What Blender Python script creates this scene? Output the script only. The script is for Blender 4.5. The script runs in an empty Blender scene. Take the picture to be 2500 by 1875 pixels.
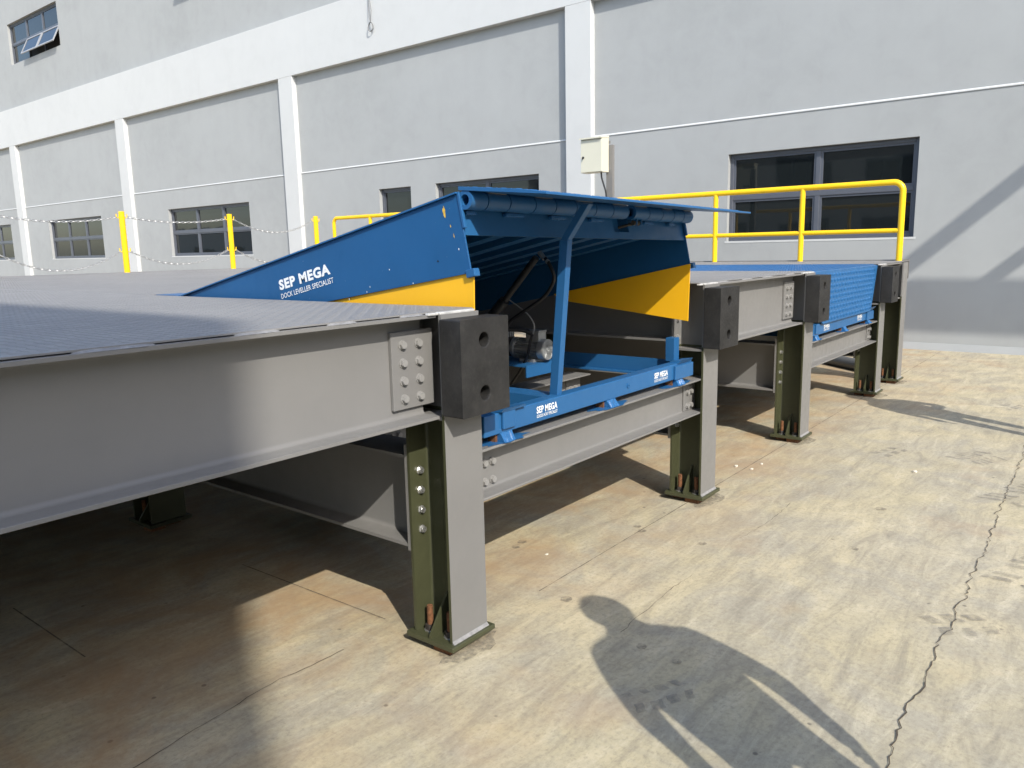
import bpy, bmesh, math, random
from mathutils import Vector, Matrix
random.seed(7)
R = math.radians
scene = bpy.context.scene
col = scene.collection

# ------------------------------------------------------------------ camera
cam_d = bpy.data.cameras.new("camera")
cam = bpy.data.objects.new("camera", cam_d)
col.objects.link(cam)
cam_d.sensor_width = 36.0
cam_d.lens = 36.0 * 1894.777 / 2500.0
cam_d.clip_start = 0.05
cam_d.clip_end = 500
PITCH, ROLL, YAW = 0.1714, 0.0212, 0.6718
fw = Vector((math.cos(YAW) * math.cos(PITCH), math.sin(YAW) * math.cos(PITCH), -math.sin(PITCH)))
rt = Vector((math.sin(YAW), -math.cos(YAW), 0))
dn = fw.cross(rt)
r2 = rt * math.cos(ROLL) + dn * math.sin(ROLL)
d2 = -rt * math.sin(ROLL) + dn * math.cos(ROLL)
cm = Matrix((r2, -d2, -fw)).transposed().to_4x4()
cm.translation = (0, 0, 1.5)
cam.matrix_world = cm
scene.camera = cam

# ------------------------------------------------------------------ light
SUN = Vector((0.545, 1.0, -0.885)).normalized()          # direction the light travels
w = bpy.data.worlds.new("World")
scene.world = w
w.use_nodes = True
nt = w.node_tree
bg = nt.nodes["Background"]
sky = nt.nodes.new("ShaderNodeTexSky")
sky.sky_type = 'NISHITA'
sky.sun_disc = False
sky.sun_elevation = math.asin(-SUN.z)
sky.sun_rotation = math.atan2(-SUN.x, -SUN.y)
sky.air_density = 1.0
sky.dust_density = 1.5
sky.ozone_density = 1.0
nt.links.new(sky.outputs[0], bg.inputs[0])
bg.inputs[1].default_value = 0.15
sl = bpy.data.lights.new("sun", 'SUN')
sl.energy = 2.4
sl.angle = R(0.55)
sl.color = (1.0, 0.95, 0.86)
so = bpy.data.objects.new("sun", sl)
so.rotation_euler = SUN.to_track_quat('-Z', 'Y').to_euler()
so.location = (-10, -18, 16)
col.objects.link(so)
scene.view_settings.view_transform = 'Standard'
scene.view_settings.look = 'None'
scene.view_settings.exposure = 1.12
scene.view_settings.gamma = 1.0
scene.cycles.max_bounces = 5
scene.cycles.diffuse_bounces = 2
scene.cycles.glossy_bounces = 3

# ------------------------------------------------------------------ materials
def nodes_of(name):
    m = bpy.data.materials.new(name)
    m.use_nodes = True
    return m, m.node_tree, m.node_tree.nodes["Principled BSDF"]

def noise(t, vec, scale, detail=4.0, rough=0.55, dist=0.0):
    n = t.nodes.new("ShaderNodeTexNoise")
    n.inputs["Scale"].default_value = scale
    n.inputs["Detail"].default_value = detail
    n.inputs["Roughness"].default_value = rough
    n.inputs["Distortion"].default_value = dist
    if vec is not None:
        t.links.new(vec, n.inputs["Vector"])
    return n.outputs["Fac"]

def ramp(t, fac, stops):
    r = t.nodes.new("ShaderNodeValToRGB")
    e = r.color_ramp.elements
    while len(e) < len(stops):
        e.new(0.5)
    for i, (p, c) in enumerate(stops):
        e[i].position = p
        e[i].color = (c[0], c[1], c[2], 1) if hasattr(c, '__len__') else (c, c, c, 1)
    t.links.new(fac, r.inputs[0])
    return r.outputs[0]

def mix(t, fac, a, b, mode='MIX'):
    n = t.nodes.new("ShaderNodeMix")
    n.data_type = 'RGBA'
    n.blend_type = mode
    for sock, v in ((n.inputs[0], fac), (n.inputs[6], a), (n.inputs[7], b)):
        if isinstance(v, (int, float)):
            sock.default_value = v
        elif isinstance(v, (tuple, list)):
            sock.default_value = (v[0], v[1], v[2], 1)
        else:
            t.links.new(v, sock)
    return n.outputs[2]

def mathn(t, op, a, b=None):
    n = t.nodes.new("ShaderNodeMath")
    n.operation = op
    for s, v in zip(n.inputs, (a, b)):
        if v is None:
            continue
        if isinstance(v, (int, float)):
            s.default_value = v
        else:
            t.links.new(v, s)
    return n.outputs[0]

def bump(t, p, h, strength, dist=0.002):
    b = t.nodes.new("ShaderNodeBump")
    b.inputs["Strength"].default_value = strength
    b.inputs["Distance"].default_value = dist
    t.links.new(h, b.inputs["Height"])
    t.links.new(b.outputs[0], p.inputs["Normal"])

def mapping(t, scale=(1, 1, 1), rot=(0, 0, 0)):
    tc = t.nodes.new("ShaderNodeTexCoord")
    mp = t.nodes.new("ShaderNodeMapping")
    mp.inputs["Scale"].default_value = scale
    mp.inputs["Rotation"].default_value = rot
    t.links.new(tc.outputs["Object"], mp.inputs[0])
    return mp.outputs[0]

def paint(name, c, rough=0.45, var=0.10, scale=3.0, peel=0.25, dirt=0.0, dirtc=(0.2, 0.17, 0.12), spec=0.5, metal=0.0, chips=None):
    m, t, p = nodes_of(name)
    v = mapping(t)
    n1 = noise(t, v, scale, 6, 0.6)
    lo = tuple(x * (1 - var) for x in c)
    hi = tuple(min(1, x * (1 + var)) for x in c)
    cc = ramp(t, n1, [(0.3, lo), (0.7, hi)])
    if dirt > 0:
        n2 = noise(t, v, scale * 4, 8, 0.7)
        f = ramp(t, n2, [(0.52, 0.0), (0.78, dirt)])
        cc = mix(t, f, cc, dirtc)
    if chips:
        n3 = noise(t, v, 42, 3, 0.5)
        f = ramp(t, n3, [(0.74, 0.0), (0.76, 0.9)])
        cc = mix(t, f, cc, chips)
    t.links.new(cc, p.inputs["Base Color"])
    n4 = noise(t, v, scale * 7, 5, 0.6)
    rr = ramp(t, n4, [(0.3, max(0.05, rough - 0.09)), (0.7, min(1, rough + 0.1))])
    t.links.new(rr, p.inputs["Roughness"])
    p.inputs["Specular IOR Level"].default_value = spec
    p.inputs["Metallic"].default_value = metal
    if peel:
        bump(t, p, noise(t, v, 260, 3, 0.6), peel, 0.0008)
    return m

M = {}
M['grey'] = paint("grey steel paint", (0.185, 0.181, 0.174), 0.50, 0.07, 2.5, 0.3, 0.16, (0.145, 0.135, 0.12), 0.45)
M['greydeck'] = paint("grey deck paint", (0.222, 0.219, 0.216), 0.55, 0.09, 1.3, 0.25, 0.22, (0.16, 0.155, 0.145), 0.35)
M['weld'] = paint("grey weld paint", (0.24, 0.235, 0.23), 0.42, 0.2, 60, 0.9, 0.0)
M['sealant'] = paint("white sealant", (0.46, 0.455, 0.44), 0.6, 0.25, 40, 1.0, 0.5, (0.2, 0.2, 0.19))
M['olive'] = paint("olive primer", (0.054, 0.057, 0.029), 0.40, 0.10, 6, 0.3, 0.10, (0.10, 0.10, 0.06), 0.4)
M['blue'] = paint("blue steel paint", (0.020, 0.106, 0.262), 0.38, 0.08, 3, 0.25, 0.10, (0.035, 0.09, 0.19), 0.32, 0.0)
M['blueskirt'] = paint("blue skirt paint", (0.013, 0.088, 0.228), 0.42, 0.08, 3, 0.3, 0.10, (0.03, 0.085, 0.18), 0.28, 0.0, (0.35, 0.42, 0.45))
M['blueweld'] = paint("blue weld paint", (0.022, 0.115, 0.29), 0.25, 0.2, 70, 1.0)
M['yellow'] = paint("yellow guard paint", (0.86, 0.46, 0.012), 0.42, 0.05, 3, 0.2, 0.10, (0.5, 0.24, 0.02))
M['rail'] = paint("yellow rail paint", (0.88, 0.54, 0.006), 0.33, 0.04, 4, 0.15, 0.04, (0.5, 0.3, 0.03))
M['chip'] = paint("chipped yellow", (0.62, 0.40, 0.06), 0.6, 0.3, 60, 0.5)
M['rubber'] = paint("black rubber", (0.020, 0.0195, 0.019), 0.62, 0.35, 9, 0.5, 0.4, (0.045, 0.042, 0.036), 0.35)
M['hole'] = paint("dark recess", (0.006, 0.006, 0.006), 0.8, 0.1, 5, 0)  # near-black painted where the inside of an opening is unlit
M['black'] = paint("black hose rubber", (0.014, 0.014, 0.015), 0.45, 0.2, 12, 0.2)
M['rust'] = paint("rusty steel", (0.16, 0.068, 0.028), 0.85, 0.45, 60, 0.8, 0.3, (0.10, 0.045, 0.02))
M['darksteel'] = paint("dark steel nut", (0.035, 0.030, 0.026), 0.6, 0.3, 30, 0.4, 0.3, (0.12, 0.06, 0.03))
M['zinc'] = paint("zinc bolt", (0.58, 0.58, 0.57), 0.30, 0.15, 40, 0.2, 0, metal=0.85)
M['paintbolt'] = paint("painted bolt", (0.25, 0.245, 0.235), 0.4, 0.1, 40, 0.2)
M['alu'] = paint("cast aluminium", (0.42, 0.43, 0.43), 0.36, 0.12, 20, 0.4, 0.2, (0.12, 0.12, 0.12), metal=0.7)
M['cream'] = paint("cream box paint", (0.60, 0.585, 0.47), 0.40, 0.03, 3, 0.2)
M['white'] = paint("white lettering paint", (0.80, 0.81, 0.82), 0.55, 0.05, 60, 0.1)
M['frame'] = paint("dark window frame", (0.085, 0.094, 0.115), 0.40, 0.06, 5, 0.1)
M['chain'] = paint("galvanised chain", (0.40, 0.40, 0.39), 0.42, 0.2, 30, 0.2, metal=0.6)
M['pvc'] = paint("grey pipe", (0.10, 0.105, 0.11), 0.45, 0.1, 5, 0.1)

def plaster(name, c, var=0.06):
    m, t, p = nodes_of(name)
    v = mapping(t)
    a = noise(t, v, 0.45, 6, 0.6)
    b = noise(t, v, 2.6, 7, 0.62, 0.4)
    f = mathn(t, 'ADD', mathn(t, 'MULTIPLY', a, 0.55), mathn(t, 'MULTIPLY', b, 0.45))
    cc = ramp(t, f, [(0.30, tuple(x * (1 - var * 1.7) for x in c)), (0.5, c), (0.72, tuple(min(1, x * (1 + var)) for x in c))])
    vs = mapping(t, (1, 0.9, 0.10))
    s = noise(t, vs, 2.2, 5, 0.6)
    f2 = ramp(t, s, [(0.55, 0.0), (0.85, 0.16)])
    cc = mix(t, f2, cc, tuple(x * 0.72 for x in c))
    t.links.new(cc, p.inputs["Base Color"])
    p.inputs["Roughness"].default_value = 0.85
    p.inputs["Specular IOR Level"].default_value = 0.25
    h = mathn(t, 'ADD', noise(t, v, 1.1, 4, 0.5), mathn(t, 'MULTIPLY', noise(t, v, 55, 5, 0.6), 0.10))
    bump(t, p, h, 0.35, 0.012)
    return m
M['wallgrey'] = plaster("grey wall plaster", (0.345, 0.358, 0.358))
M['wallwhite'] = plaster("white wall plaster", (0.525, 0.538, 0.534), 0.035)
M['beige'] = plaster("beige wall plaster", (0.55, 0.52, 0.46), 0.08)

m, t, p = nodes_of("window glass")
p.inputs["Base Color"].default_value = (0.010, 0.013, 0.014, 1)
p.inputs["Roughness"].default_value = 0.03
p.inputs["Specular IOR Level"].default_value = 0.5
v = mapping(t)
bump(t, p, noise(t, v, 1.6, 2, 0.5), 0.06, 0.02)
M['glass'] = m

# concrete yard
m, t, p = nodes_of("yard concrete")
v = mapping(t)
big = noise(t, v, 0.42, 7, 0.62, 0.6)
c1 = ramp(t, big, [(0.28, (0.37, 0.33, 0.235)), (0.45, (0.465, 0.405, 0.265)), (0.60, (0.52, 0.45, 0.30)), (0.78, (0.565, 0.505, 0.36))])
med = noise(t, v, 2.3, 9, 0.68, 0.9)
f = ramp(t, med, [(0.38, 0.0), (0.62, 0.75)])
c2 = mix(t, f, c1, (0.335, 0.312, 0.255))
vs = mapping(t, (0.35, 1.6, 1), (0, 0, R(24)))
stre = noise(t, vs, 7.0, 12, 0.76, 0.7)
f = ramp(t, stre, [(0.36, 0.55), (0.52, 0.0)])
c3 = mix(t, f, c2, (0.225, 0.200, 0.155))
f = ramp(t, stre, [(0.54, 0.0), (0.72, 0.6)])
c3 = mix(t, f, c3, (0.66, 0.59, 0.43))
fine = noise(t, v, 48, 10, 0.8)
f = ramp(t, fine, [(0.34, 0.62), (0.50, 0.0)])
c4 = mix(t, f, c3, (0.20, 0.178, 0.14))
f = ramp(t, fine, [(0.55, 0.0), (0.75, 0.5)])
c4 = mix(t, f, c4, (0.68, 0.61, 0.46))
# pits
vo = t.nodes.new("ShaderNodeTexVoronoi")
vo.inputs["Scale"].default_value = 7.0
t.links.new(v, vo.inputs["Vector"])
f = ramp(t, vo.outputs["Distance"], [(0.045, 0.85), (0.075, 0.0)])
sel = ramp(t, noise(t, v, 3.1, 3, 0.5), [(0.50, 0.0), (0.58, 1.0)])
c5 = mix(t, mathn(t, 'MULTIPLY', f, sel), c4, (0.12, 0.105, 0.085))
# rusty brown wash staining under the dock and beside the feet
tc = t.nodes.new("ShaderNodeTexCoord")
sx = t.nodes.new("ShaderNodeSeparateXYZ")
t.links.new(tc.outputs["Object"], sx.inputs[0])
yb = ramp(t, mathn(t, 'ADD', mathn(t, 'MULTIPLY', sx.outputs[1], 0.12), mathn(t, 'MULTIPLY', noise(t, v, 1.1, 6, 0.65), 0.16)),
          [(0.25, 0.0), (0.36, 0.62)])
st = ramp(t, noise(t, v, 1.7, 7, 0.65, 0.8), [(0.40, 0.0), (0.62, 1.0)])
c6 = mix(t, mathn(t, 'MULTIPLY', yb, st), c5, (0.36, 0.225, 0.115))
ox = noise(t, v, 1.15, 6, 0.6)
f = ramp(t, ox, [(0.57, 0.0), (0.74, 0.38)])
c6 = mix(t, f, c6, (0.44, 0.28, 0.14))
t.links.new(c6, p.inputs["Base Color"])
t.links.new(ramp(t, med, [(0.3, 0.62), (0.7, 0.85)]), p.inputs["Roughness"])
p.inputs["Specular IOR Level"].default_value = 0.3
h = mathn(t, 'ADD', mathn(t, 'MULTIPLY', fine, 0.5), mathn(t, 'MULTIPLY', stre, 0.5))
bump(t, p, h, 0.5, 0.006)
M['concrete'] = m

def mark(name, c, lo, hi, scale, amt=0.8):
    m, t, p = nodes_of(name)
    v = mapping(t)
    p.inputs["Base Color"].default_value = (*c, 1)
    p.inputs["Roughness"].default_value = 0.8
    a = ramp(t, noise(t, v, scale, 6, 0.65), [(lo, 0.0), (hi, amt)])
    t.links.new(a, p.inputs["Alpha"])
    return m
M['crack'] = paint("crack dark", (0.075, 0.06, 0.042), 0.9, 0.3, 20, 0)
M['joint'] = mark("saw joint dust", (0.17, 0.14, 0.10), 0.30, 0.55, 9, 0.75)
M['tyre'] = mark("tyre dust", (0.21, 0.195, 0.17), 0.34, 0.70, 16, 0.55)
M['stain'] = mark("damp stain", (0.20, 0.175, 0.135), 0.36, 0.66, 30, 0.6)

# ------------------------------------------------------------------ mesh helpers
class MB:
    def __init__(self):
        self.v = []
        self.f = []
        self.m = []
    def add(self, vs, fs, mi=0):
        b = len(self.v)
        self.v += [tuple(x) for x in vs]
        self.f += [tuple(b + i for i in f) for f in fs]
        self.m += [mi] * len(fs)
        return self
    def box(self, x0, x1, y0, y1, z0, z1, mi=0):
        return self.add([(x0, y0, z0), (x1, y0, z0), (x1, y1, z0), (x0, y1, z0), (x0, y0, z1), (x1, y0, z1), (x1, y1, z1), (x0, y1, z1)],
                        [(0, 3, 2, 1), (4, 5, 6, 7), (0, 1, 5, 4), (1, 2, 6, 5), (2, 3, 7, 6), (3, 0, 4, 7)], mi)
    def prism(self, poly, axis, a, b, mi=0):
        n = len(poly)
        def P(u, w, s):
            return {'x': (s, u, w), 'y': (u, s, w), 'z': (u, w, s)}[axis]
        vs = [P(u, w, a) for u, w in poly] + [P(u, w, b) for u, w in poly]
        fs = [tuple(range(n - 1, -1, -1)), tuple(range(n, 2 * n))] + [(i, (i + 1) % n, n + (i + 1) % n, n + i) for i in range(n)]
        return self.add(vs, fs, mi)
    def hexa(self, a, b, mi=0):
        """box from two quads (4 points each)"""
        return self.add(list(a) + list(b), [(3, 2, 1, 0), (4, 5, 6, 7), (0, 1, 5, 4), (1, 2, 6, 5), (2, 3, 7, 6), (3, 0, 4, 7)], mi)
    def tube(self, path, r, n=10, caps=True, mi=0, radii=None):
        path = [Vector(q) for q in path]
        rings = []
        up = None
        for i, q in enumerate(path):
            if i == 0:
                d = path[1] - q
            elif i == len(path) - 1:
                d = q - path[i - 1]
            else:
                d = (path[i + 1] - q).normalized() + (q - path[i - 1]).normalized()
            d.normalize()
            if up is None:
                up = Vector((0, 0, 1)) if abs(d.z) < 0.9 else Vector((1, 0, 0))
            s = d.cross(up).normalized()
            up = s.cross(d).normalized()
            rr = radii[i] if radii else r
            rings.append([q + s * math.cos(2 * math.pi * k / n) * rr + up * math.sin(2 * math.pi * k / n) * rr for k in range(n)])
        vs = [x for rg in rings for x in rg]
        fs = []
        for i in range(len(rings) - 1):
            for k in range(n):
                fs.append((i * n + k, i * n + (k + 1) % n, (i + 1) * n + (k + 1) % n, (i + 1) * n + k))
        if caps:
            fs.append(tuple(range(n - 1, -1, -1)))
            fs.append(tuple((len(rings) - 1) * n + k for k in range(n)))
        return self.add(vs, fs, mi)
    def cyl(self, c, axis, r, h, n=16, mi=0, rot=0.0):
        poly = [(math.cos(2 * math.pi * k / n + rot) * r, math.sin(2 * math.pi * k / n + rot) * r) for k in range(n)]
        ax = {'x': 0, 'y': 1, 'z': 2}[axis]
        o = [c[i] for i in range(3) if i != ax]
        poly = [(u + o[0], w + o[1]) for u, w in poly]
        return self.prism(poly, axis, c[ax], c[ax] + h, mi)
    def pipe(self, a, b, ro, ri, n=20, mi=0):
        a, b = Vector(a), Vector(b)
        d = (b - a).normalized()
        up = Vector((0, 0, 1)) if abs(d.z) < 0.9 else Vector((1, 0, 0))
        s = d.cross(up).normalized()
        u = s.cross(d)
        def ring(c, r):
            return [c + s * math.cos(2 * math.pi * k / n) * r + u * math.sin(2 * math.pi * k / n) * r for k in range(n)]
        vs = ring(a, ro) + ring(b, ro) + ring(a, ri) + ring(b, ri)
        fs = []
        for k in range(n):
            j = (k + 1) % n
            fs += [(k, j, n + j, n + k), (2 * n + k, 3 * n + k, 3 * n + j, 2 * n + j), (k, 2 * n + k, 2 * n + j, j), (n + k, n + j, 3 * n + j, 3 * n + k)]
        return self.add(vs, fs, mi)

ORG = {}
def worg(o):
    return ORG.get(o.name, Vector((0, 0, 0))) if o is not None else Vector((0, 0, 0))

def tag(o, label=None, cat=None, group=None, kind=None):
    if label: o["label"] = label
    if cat: o["category"] = cat
    if group: o["group"] = group
    if kind: o["kind"] = kind
    return o

def empty(name, loc, label=None, cat=None, group=None):
    o = bpy.data.objects.new(name, None)
    o.empty_display_size = 0.2
    o.location = loc
    col.objects.link(o)
    ORG[o.name] = Vector(loc)
    return tag(o, label, cat, group)

def finish(me, smooth):
    bm = bmesh.new()
    bm.from_mesh(me)
    bmesh.ops.recalc_face_normals(bm, faces=bm.faces)
    bm.to_mesh(me)
    bm.free()
    if smooth:
        for q in me.polygons:
            q.use_smooth = True
        me.set_sharp_from_angle(angle=R(38))

def mesh_of(name, mb, mats, smooth=False, fix=True):
    me = bpy.data.meshes.new(name)
    me.from_pydata(mb.v, [], mb.f)
    for q in (mats if isinstance(mats, (list, tuple)) else [mats]):
        me.materials.append(M[q] if isinstance(q, str) else q)
    if any(mb.m):
        for q, i in zip(me.polygons, mb.m):
            q.material_index = i
    if fix:
        finish(me, smooth)
    return me

def put(name, me, parent=None, loc=(0, 0, 0), rot=None, bevel=0.0, seg=2):
    """place mesh (its vertices relative to loc) as an object, loc in world coordinates"""
    o = bpy.data.objects.new(name, me)
    col.objects.link(o)
    loc = Vector(loc)
    ORG[o.name] = loc
    if parent is not None:
        o.parent = parent
        o.location = loc - worg(parent)
    else:
        o.location = loc
    if rot is not None:
        o.rotation_euler = rot
    if bevel:
        b = o.modifiers.new("bevel", 'BEVEL')
        b.width = bevel
        b.segments = seg
        b.limit_method = 'ANGLE'
        b.angle_limit = R(40)
    return o

def part(name, mb, mats, parent=None, bevel=0.0, smooth=False, seg=2, loc=None):
    """mesh given in world coordinates; its origin goes to its own middle (or loc)"""
    if loc is None:
        n = len(mb.v)
        lo = [min(q[i] for q in mb.v) for i in range(3)]
        hi = [max(q[i] for q in mb.v) for i in range(3)]
        loc = Vector(((lo[0] + hi[0]) / 2, (lo[1] + hi[1]) / 2, lo[2]))
    loc = Vector(loc)
    mb.v = [(q[0] - loc.x, q[1] - loc.y, q[2] - loc.z) for q in mb.v]
    return put(name, mesh_of(name, mb, mats, smooth), parent, loc, None, bevel, seg)

def hprof(h, b, tw, tf, r, n=4):
    """I section, u = width, v = height, centred"""
    q = []
    for k in range(n + 1):                      # quarter fillet, upper right
        a = math.pi / 2 * k / n
        q.append((tw / 2 + r - r * math.cos(a), h / 2 - tf - r + r * math.sin(a)))
    right = [(b / 2, h / 2), (b / 2, h / 2 - tf)] + q[::-1] + [(u, -w) for u, w in q] + [(b / 2, -h / 2 + tf), (b / 2, -h / 2)]
    left = [(-u, w) for u, w in right[::-1]]
    return right + left

def beam_x(x0, x1, yc, z0, z1, b=0.17, tw=0.008, tf=0.013, r=0.016):
    pr = [(u + yc, w + (z0 + z1) / 2) for u, w in hprof(z1 - z0, b, tw, tf, r)]
    return MB().prism(pr, 'x', x0, x1)
def beam_y(y0, y1, xc, z0, z1, b=0.17, tw=0.008, tf=0.013, r=0.016):
    pr = [(u + xc, w + (z0 + z1) / 2) for u, w in hprof(z1 - z0, b, tw, tf, r)]
    return MB().prism(pr, 'y', y0, y1)

# ------------------------------------------------------------------ setting: ground
mb = MB()
mb.add([(-150, -150, 0), (150, -150, 0), (150, 150, 0), (-150, 150, 0)], [(0, 1, 2, 3)])
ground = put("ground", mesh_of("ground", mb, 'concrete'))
tag(ground, "pale tan stained concrete yard with fine cracks", "ground", None, "structure")

def ribbon(pts, wd, z, jit, step, seedv):
    rnd = random.Random(seedv)
    out = []
    for (x0, y0), (x1, y1) in zip(pts, pts[1:]):
        n = max(1, int(math.hypot(x1 - x0, y1 - y0) / step))
        for i in range(n):
            k = i / n
            out.append([x0 + (x1 - x0) * k, y0 + (y1 - y0) * k])
    out.append(list(pts[-1]))
    dr = 0
    for q in out:
        dr = dr * 0.75 + rnd.uniform(-jit, jit)
        q[0] += rnd.uniform(-jit, jit)
        q[1] += dr
    b = MB()
    vs, fs = [], []
    for i, (x, y) in enumerate(out):
        ww = wd * rnd.uniform(0.35, 1.25)
        vs += [(x, y - ww / 2, z), (x, y + ww / 2, z)]
        if i:
            fs.append((2 * i - 2, 2 * i, 2 * i + 1, 2 * i - 1))
    return b.add(vs, fs)

part("crack", ribbon([(7.4, 0.50), (6.345, 0.475), (5.735, 0.473), (4.89, 0.452), (4.128, 0.449), (3.405, 0.433), (2.875, 0.444), (2.387, 0.441), (1.6, 0.43), (0.4, 0.41)], 0.0046, 0.004, 0.011, 0.024, 3), 'crack', ground)
part("crack", ribbon([(0.2, 2.19), (0.922, 2.205), (1.127, 2.225), (1.331, 2.255), (1.469, 2.264), (1.598, 2.248), (1.75, 2.245)], 0.0028, 0.004, 0.004, 0.03, 5), 'crack', ground)
part("crack", ribbon([(2.476, 1.458), (2.663, 1.469), (2.922, 1.486), (3.151, 1.462)], 0.0032, 0.004, 0.006, 0.03, 8), 'joint', ground)
part("crack", ribbon([(3.717, 1.471), (3.991, 1.439), (4.414, 1.445)], 0.0032, 0.004, 0.006, 0.03, 9), 'joint', ground)
for pts in ([(2.6, 1.938), (5.5, 1.942), (7.9, 1.95), (11.9, 1.95)], [(1.99, 3.3), (2.012, 2.298)], [(1.121, 3.7), (1.122, 3.0)]):
    if abs(pts[0][0] - pts[-1][0]) < 0.1:
        b = MB()
        b.add([(pts[0][0] - .003, pts[0][1], .004), (pts[0][0] + .003, pts[0][1], .004), (pts[-1][0] + .003, pts[-1][1], .004), (pts[-1][0] - .003, pts[-1][1], .004)], [(0, 1, 2, 3)])
    else:
        b = ribbon(pts, 0.0055, 0.004, 0.0006, 0.05, 4)
    part("saw_joint", b, 'joint', ground)

def tyre_print(cx, cy, wdt, ln, ang, rows, seedv):
    rnd = random.Random(seedv)
    b = MB()
    ca, sa = math.cos(ang), math.sin(ang)
    for i in range(rows):
        t0 = (i + 0.5) / rows * ln - ln / 2
        for sgn in (-1, 1):
            if rnd.random() < 0.15:
                continue
            a0 = rnd.uniform(0.01, 0.03)
            a1 = wdt / 2 * rnd.uniform(0.7, 1.0)
            th = ln / rows * rnd.uniform(0.45, 0.75)
            pts = []
            for k in range(5):
                u = a0 + (a1 - a0) * k / 4
                pts.append((u * sgn, t0 + 0.3 * u + rnd.uniform(-.004, .004)))
            vs = []
            for u, q in pts:
                for e in (-th / 2, th / 2):
                    x, y = u, q + e
                    vs.append((cx + x * ca - y * sa, cy + x * sa + y * ca, 0.0045))
            b.add(vs, [(2 * k, 2 * k + 2, 2 * k + 3, 2 * k + 1) for k in range(4)])
    return b
for a in ((6.14, 0.70, .30, .34, R(65), 7, 1), (5.35, 0.36, .34, .50, R(70), 8, 2), (3.33, 0.39, .20, .26, R(40), 3, 3), (2.19, 1.12, .15, .26, R(60), 4, 4), (8.2, 0.76, .2, .3, R(75), 4, 5), (5.97, 1.25, .16, .3, R(70), 3, 6), (4.1, 0.2, .3, .5, R(70), 7, 7)):
    part("tyre_mark", tyre_print(*a), 'tyre', ground)

def blob(cx, cy, r, z, seedv, n=14, asp=1.0):
    rnd = random.Random(seedv)
    vs = [(cx + math.cos(6.283 * k / n) * r * rnd.uniform(.75, 1.2), cy + math.sin(6.283 * k / n) * r * asp * rnd.uniform(.75, 1.2), z) for k in range(n)]
    return MB().add(vs, [tuple(range(n))])
for i, (x, y, r) in enumerate(((3.565, 1.985, .022), (3.52, 1.93, .025), (3.533, 1.592, .022), (3.023, 2.357, .025), (2.945, 2.342, .022), (2.434, 1.332, .022), (2.412, 1.176, .018), (2.602, 1.793, .03), (1.05, 1.55, .035), (0.98, 1.42, .02), (4.6, 1.0, .03), (3.9, .95, .02))):
    part("stain", blob(x, y, r, .0043, i), 'stain', ground)

# small chips of broken concrete lying on the yard
def pebble(cx, cy, r, seedv):
    rnd = random.Random(seedv)
    vs, fs = [], []
    for j, (zz, rr) in enumerate(((0.0, .8), (.35, 1.0), (.75, .6))):
        for k in range(7):
            a = 6.283 * k / 7 + .3 * j
            q = r * rr * rnd.uniform(.7, 1.2)
            vs.append((cx + math.cos(a) * q * 1.5, cy + math.sin(a) * q, zz * r * .9))
    for j in range(2):
        for k in range(7):
            fs.append((j * 7 + k, j * 7 + (k + 1) % 7, (j + 1) * 7 + (k + 1) % 7, (j + 1) * 7 + k))
    fs += [tuple(range(6, -1, -1)), tuple(range(14, 21))]
    return MB().add(vs, fs)
M['chipstone'] = paint("pale concrete chip", (0.58, 0.54, 0.45), 0.85, 0.2, 30, 0.6)
for i, (x, y, r) in enumerate(((4.982, 2.012, .014), (4.975, 1.899, .012), (5.134, 1.891, .011), (5.504, 1.003, .016), (2.963, 2.158, .009))):
    o = part("concrete_chip", pebble(x, y, r, 40 + i), 'chipstone')
    tag(o, ("pale chip of concrete lying alone on the open yard" if i == 3 else "tiny pale chip of concrete below the leveller with the strut" if i == 4 else "small pale chip of concrete beside the sawn joint between two columns"), "rubble", "concrete chips on the yard")

# ------------------------------------------------------------------ warehouse
WP, WL, WF = 12.055, 12.040, 11.93          # upper panel plane, lower panel plane, pilaster / band plane
bld = empty("warehouse", (12.05, 16, 0), "grey plastered warehouse with white pilasters, white band and dark windows", "building")
PIL = [8.14 + 8.316 * k for k in range(-2, 7)]
BAYS = [(PIL[i], PIL[i + 1] - 0.53) for i in range(len(PIL) - 1)]

def panel(x, ys, zs, holes, depth):
    """vertical sheet at x with rectangular holes and reveals going back by depth"""
    b = MB()
    Y = sorted(set(ys + [h[0] for h in holes] + [h[1] for h in holes]))
    Z = sorted(set(zs + [h[2] for h in holes] + [h[3] for h in holes]))
    for i in range(len(Y) - 1):
        for j in range(len(Z) - 1):
            cy, cz = (Y[i] + Y[i + 1]) / 2, (Z[j] + Z[j + 1]) / 2
            if any(h[0] < cy < h[1] and h[2] < cz < h[3] for h in holes):
                continue
            b.add([(x, Y[i], Z[j]), (x, Y[i + 1], Z[j]), (x, Y[i + 1], Z[j + 1]), (x, Y[i], Z[j + 1])], [(0, 3, 2, 1)])
    for y0, y1, z0, z1 in holes:
        e = x + depth
        b.add([(x, y0, z0), (x, y1, z0), (x, y1, z1), (x, y0, z1), (e, y0, z0), (e, y1, z0), (e, y1, z1), (e, y0, z1)],
              [(0, 1, 5, 4), (1, 2, 6, 5), (2, 3, 7, 6), (3, 0, 4, 7)])
    return b

def sheet(name, mb, mats, parent):
    loc = Vector(mb.v[0])
    mb.v = [(q[0] - loc.x, q[1] - loc.y, q[2] - loc.z) for q in mb.v]
    return put(name, mesh_of(name, mb, mats, fix=False), parent, loc)

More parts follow.
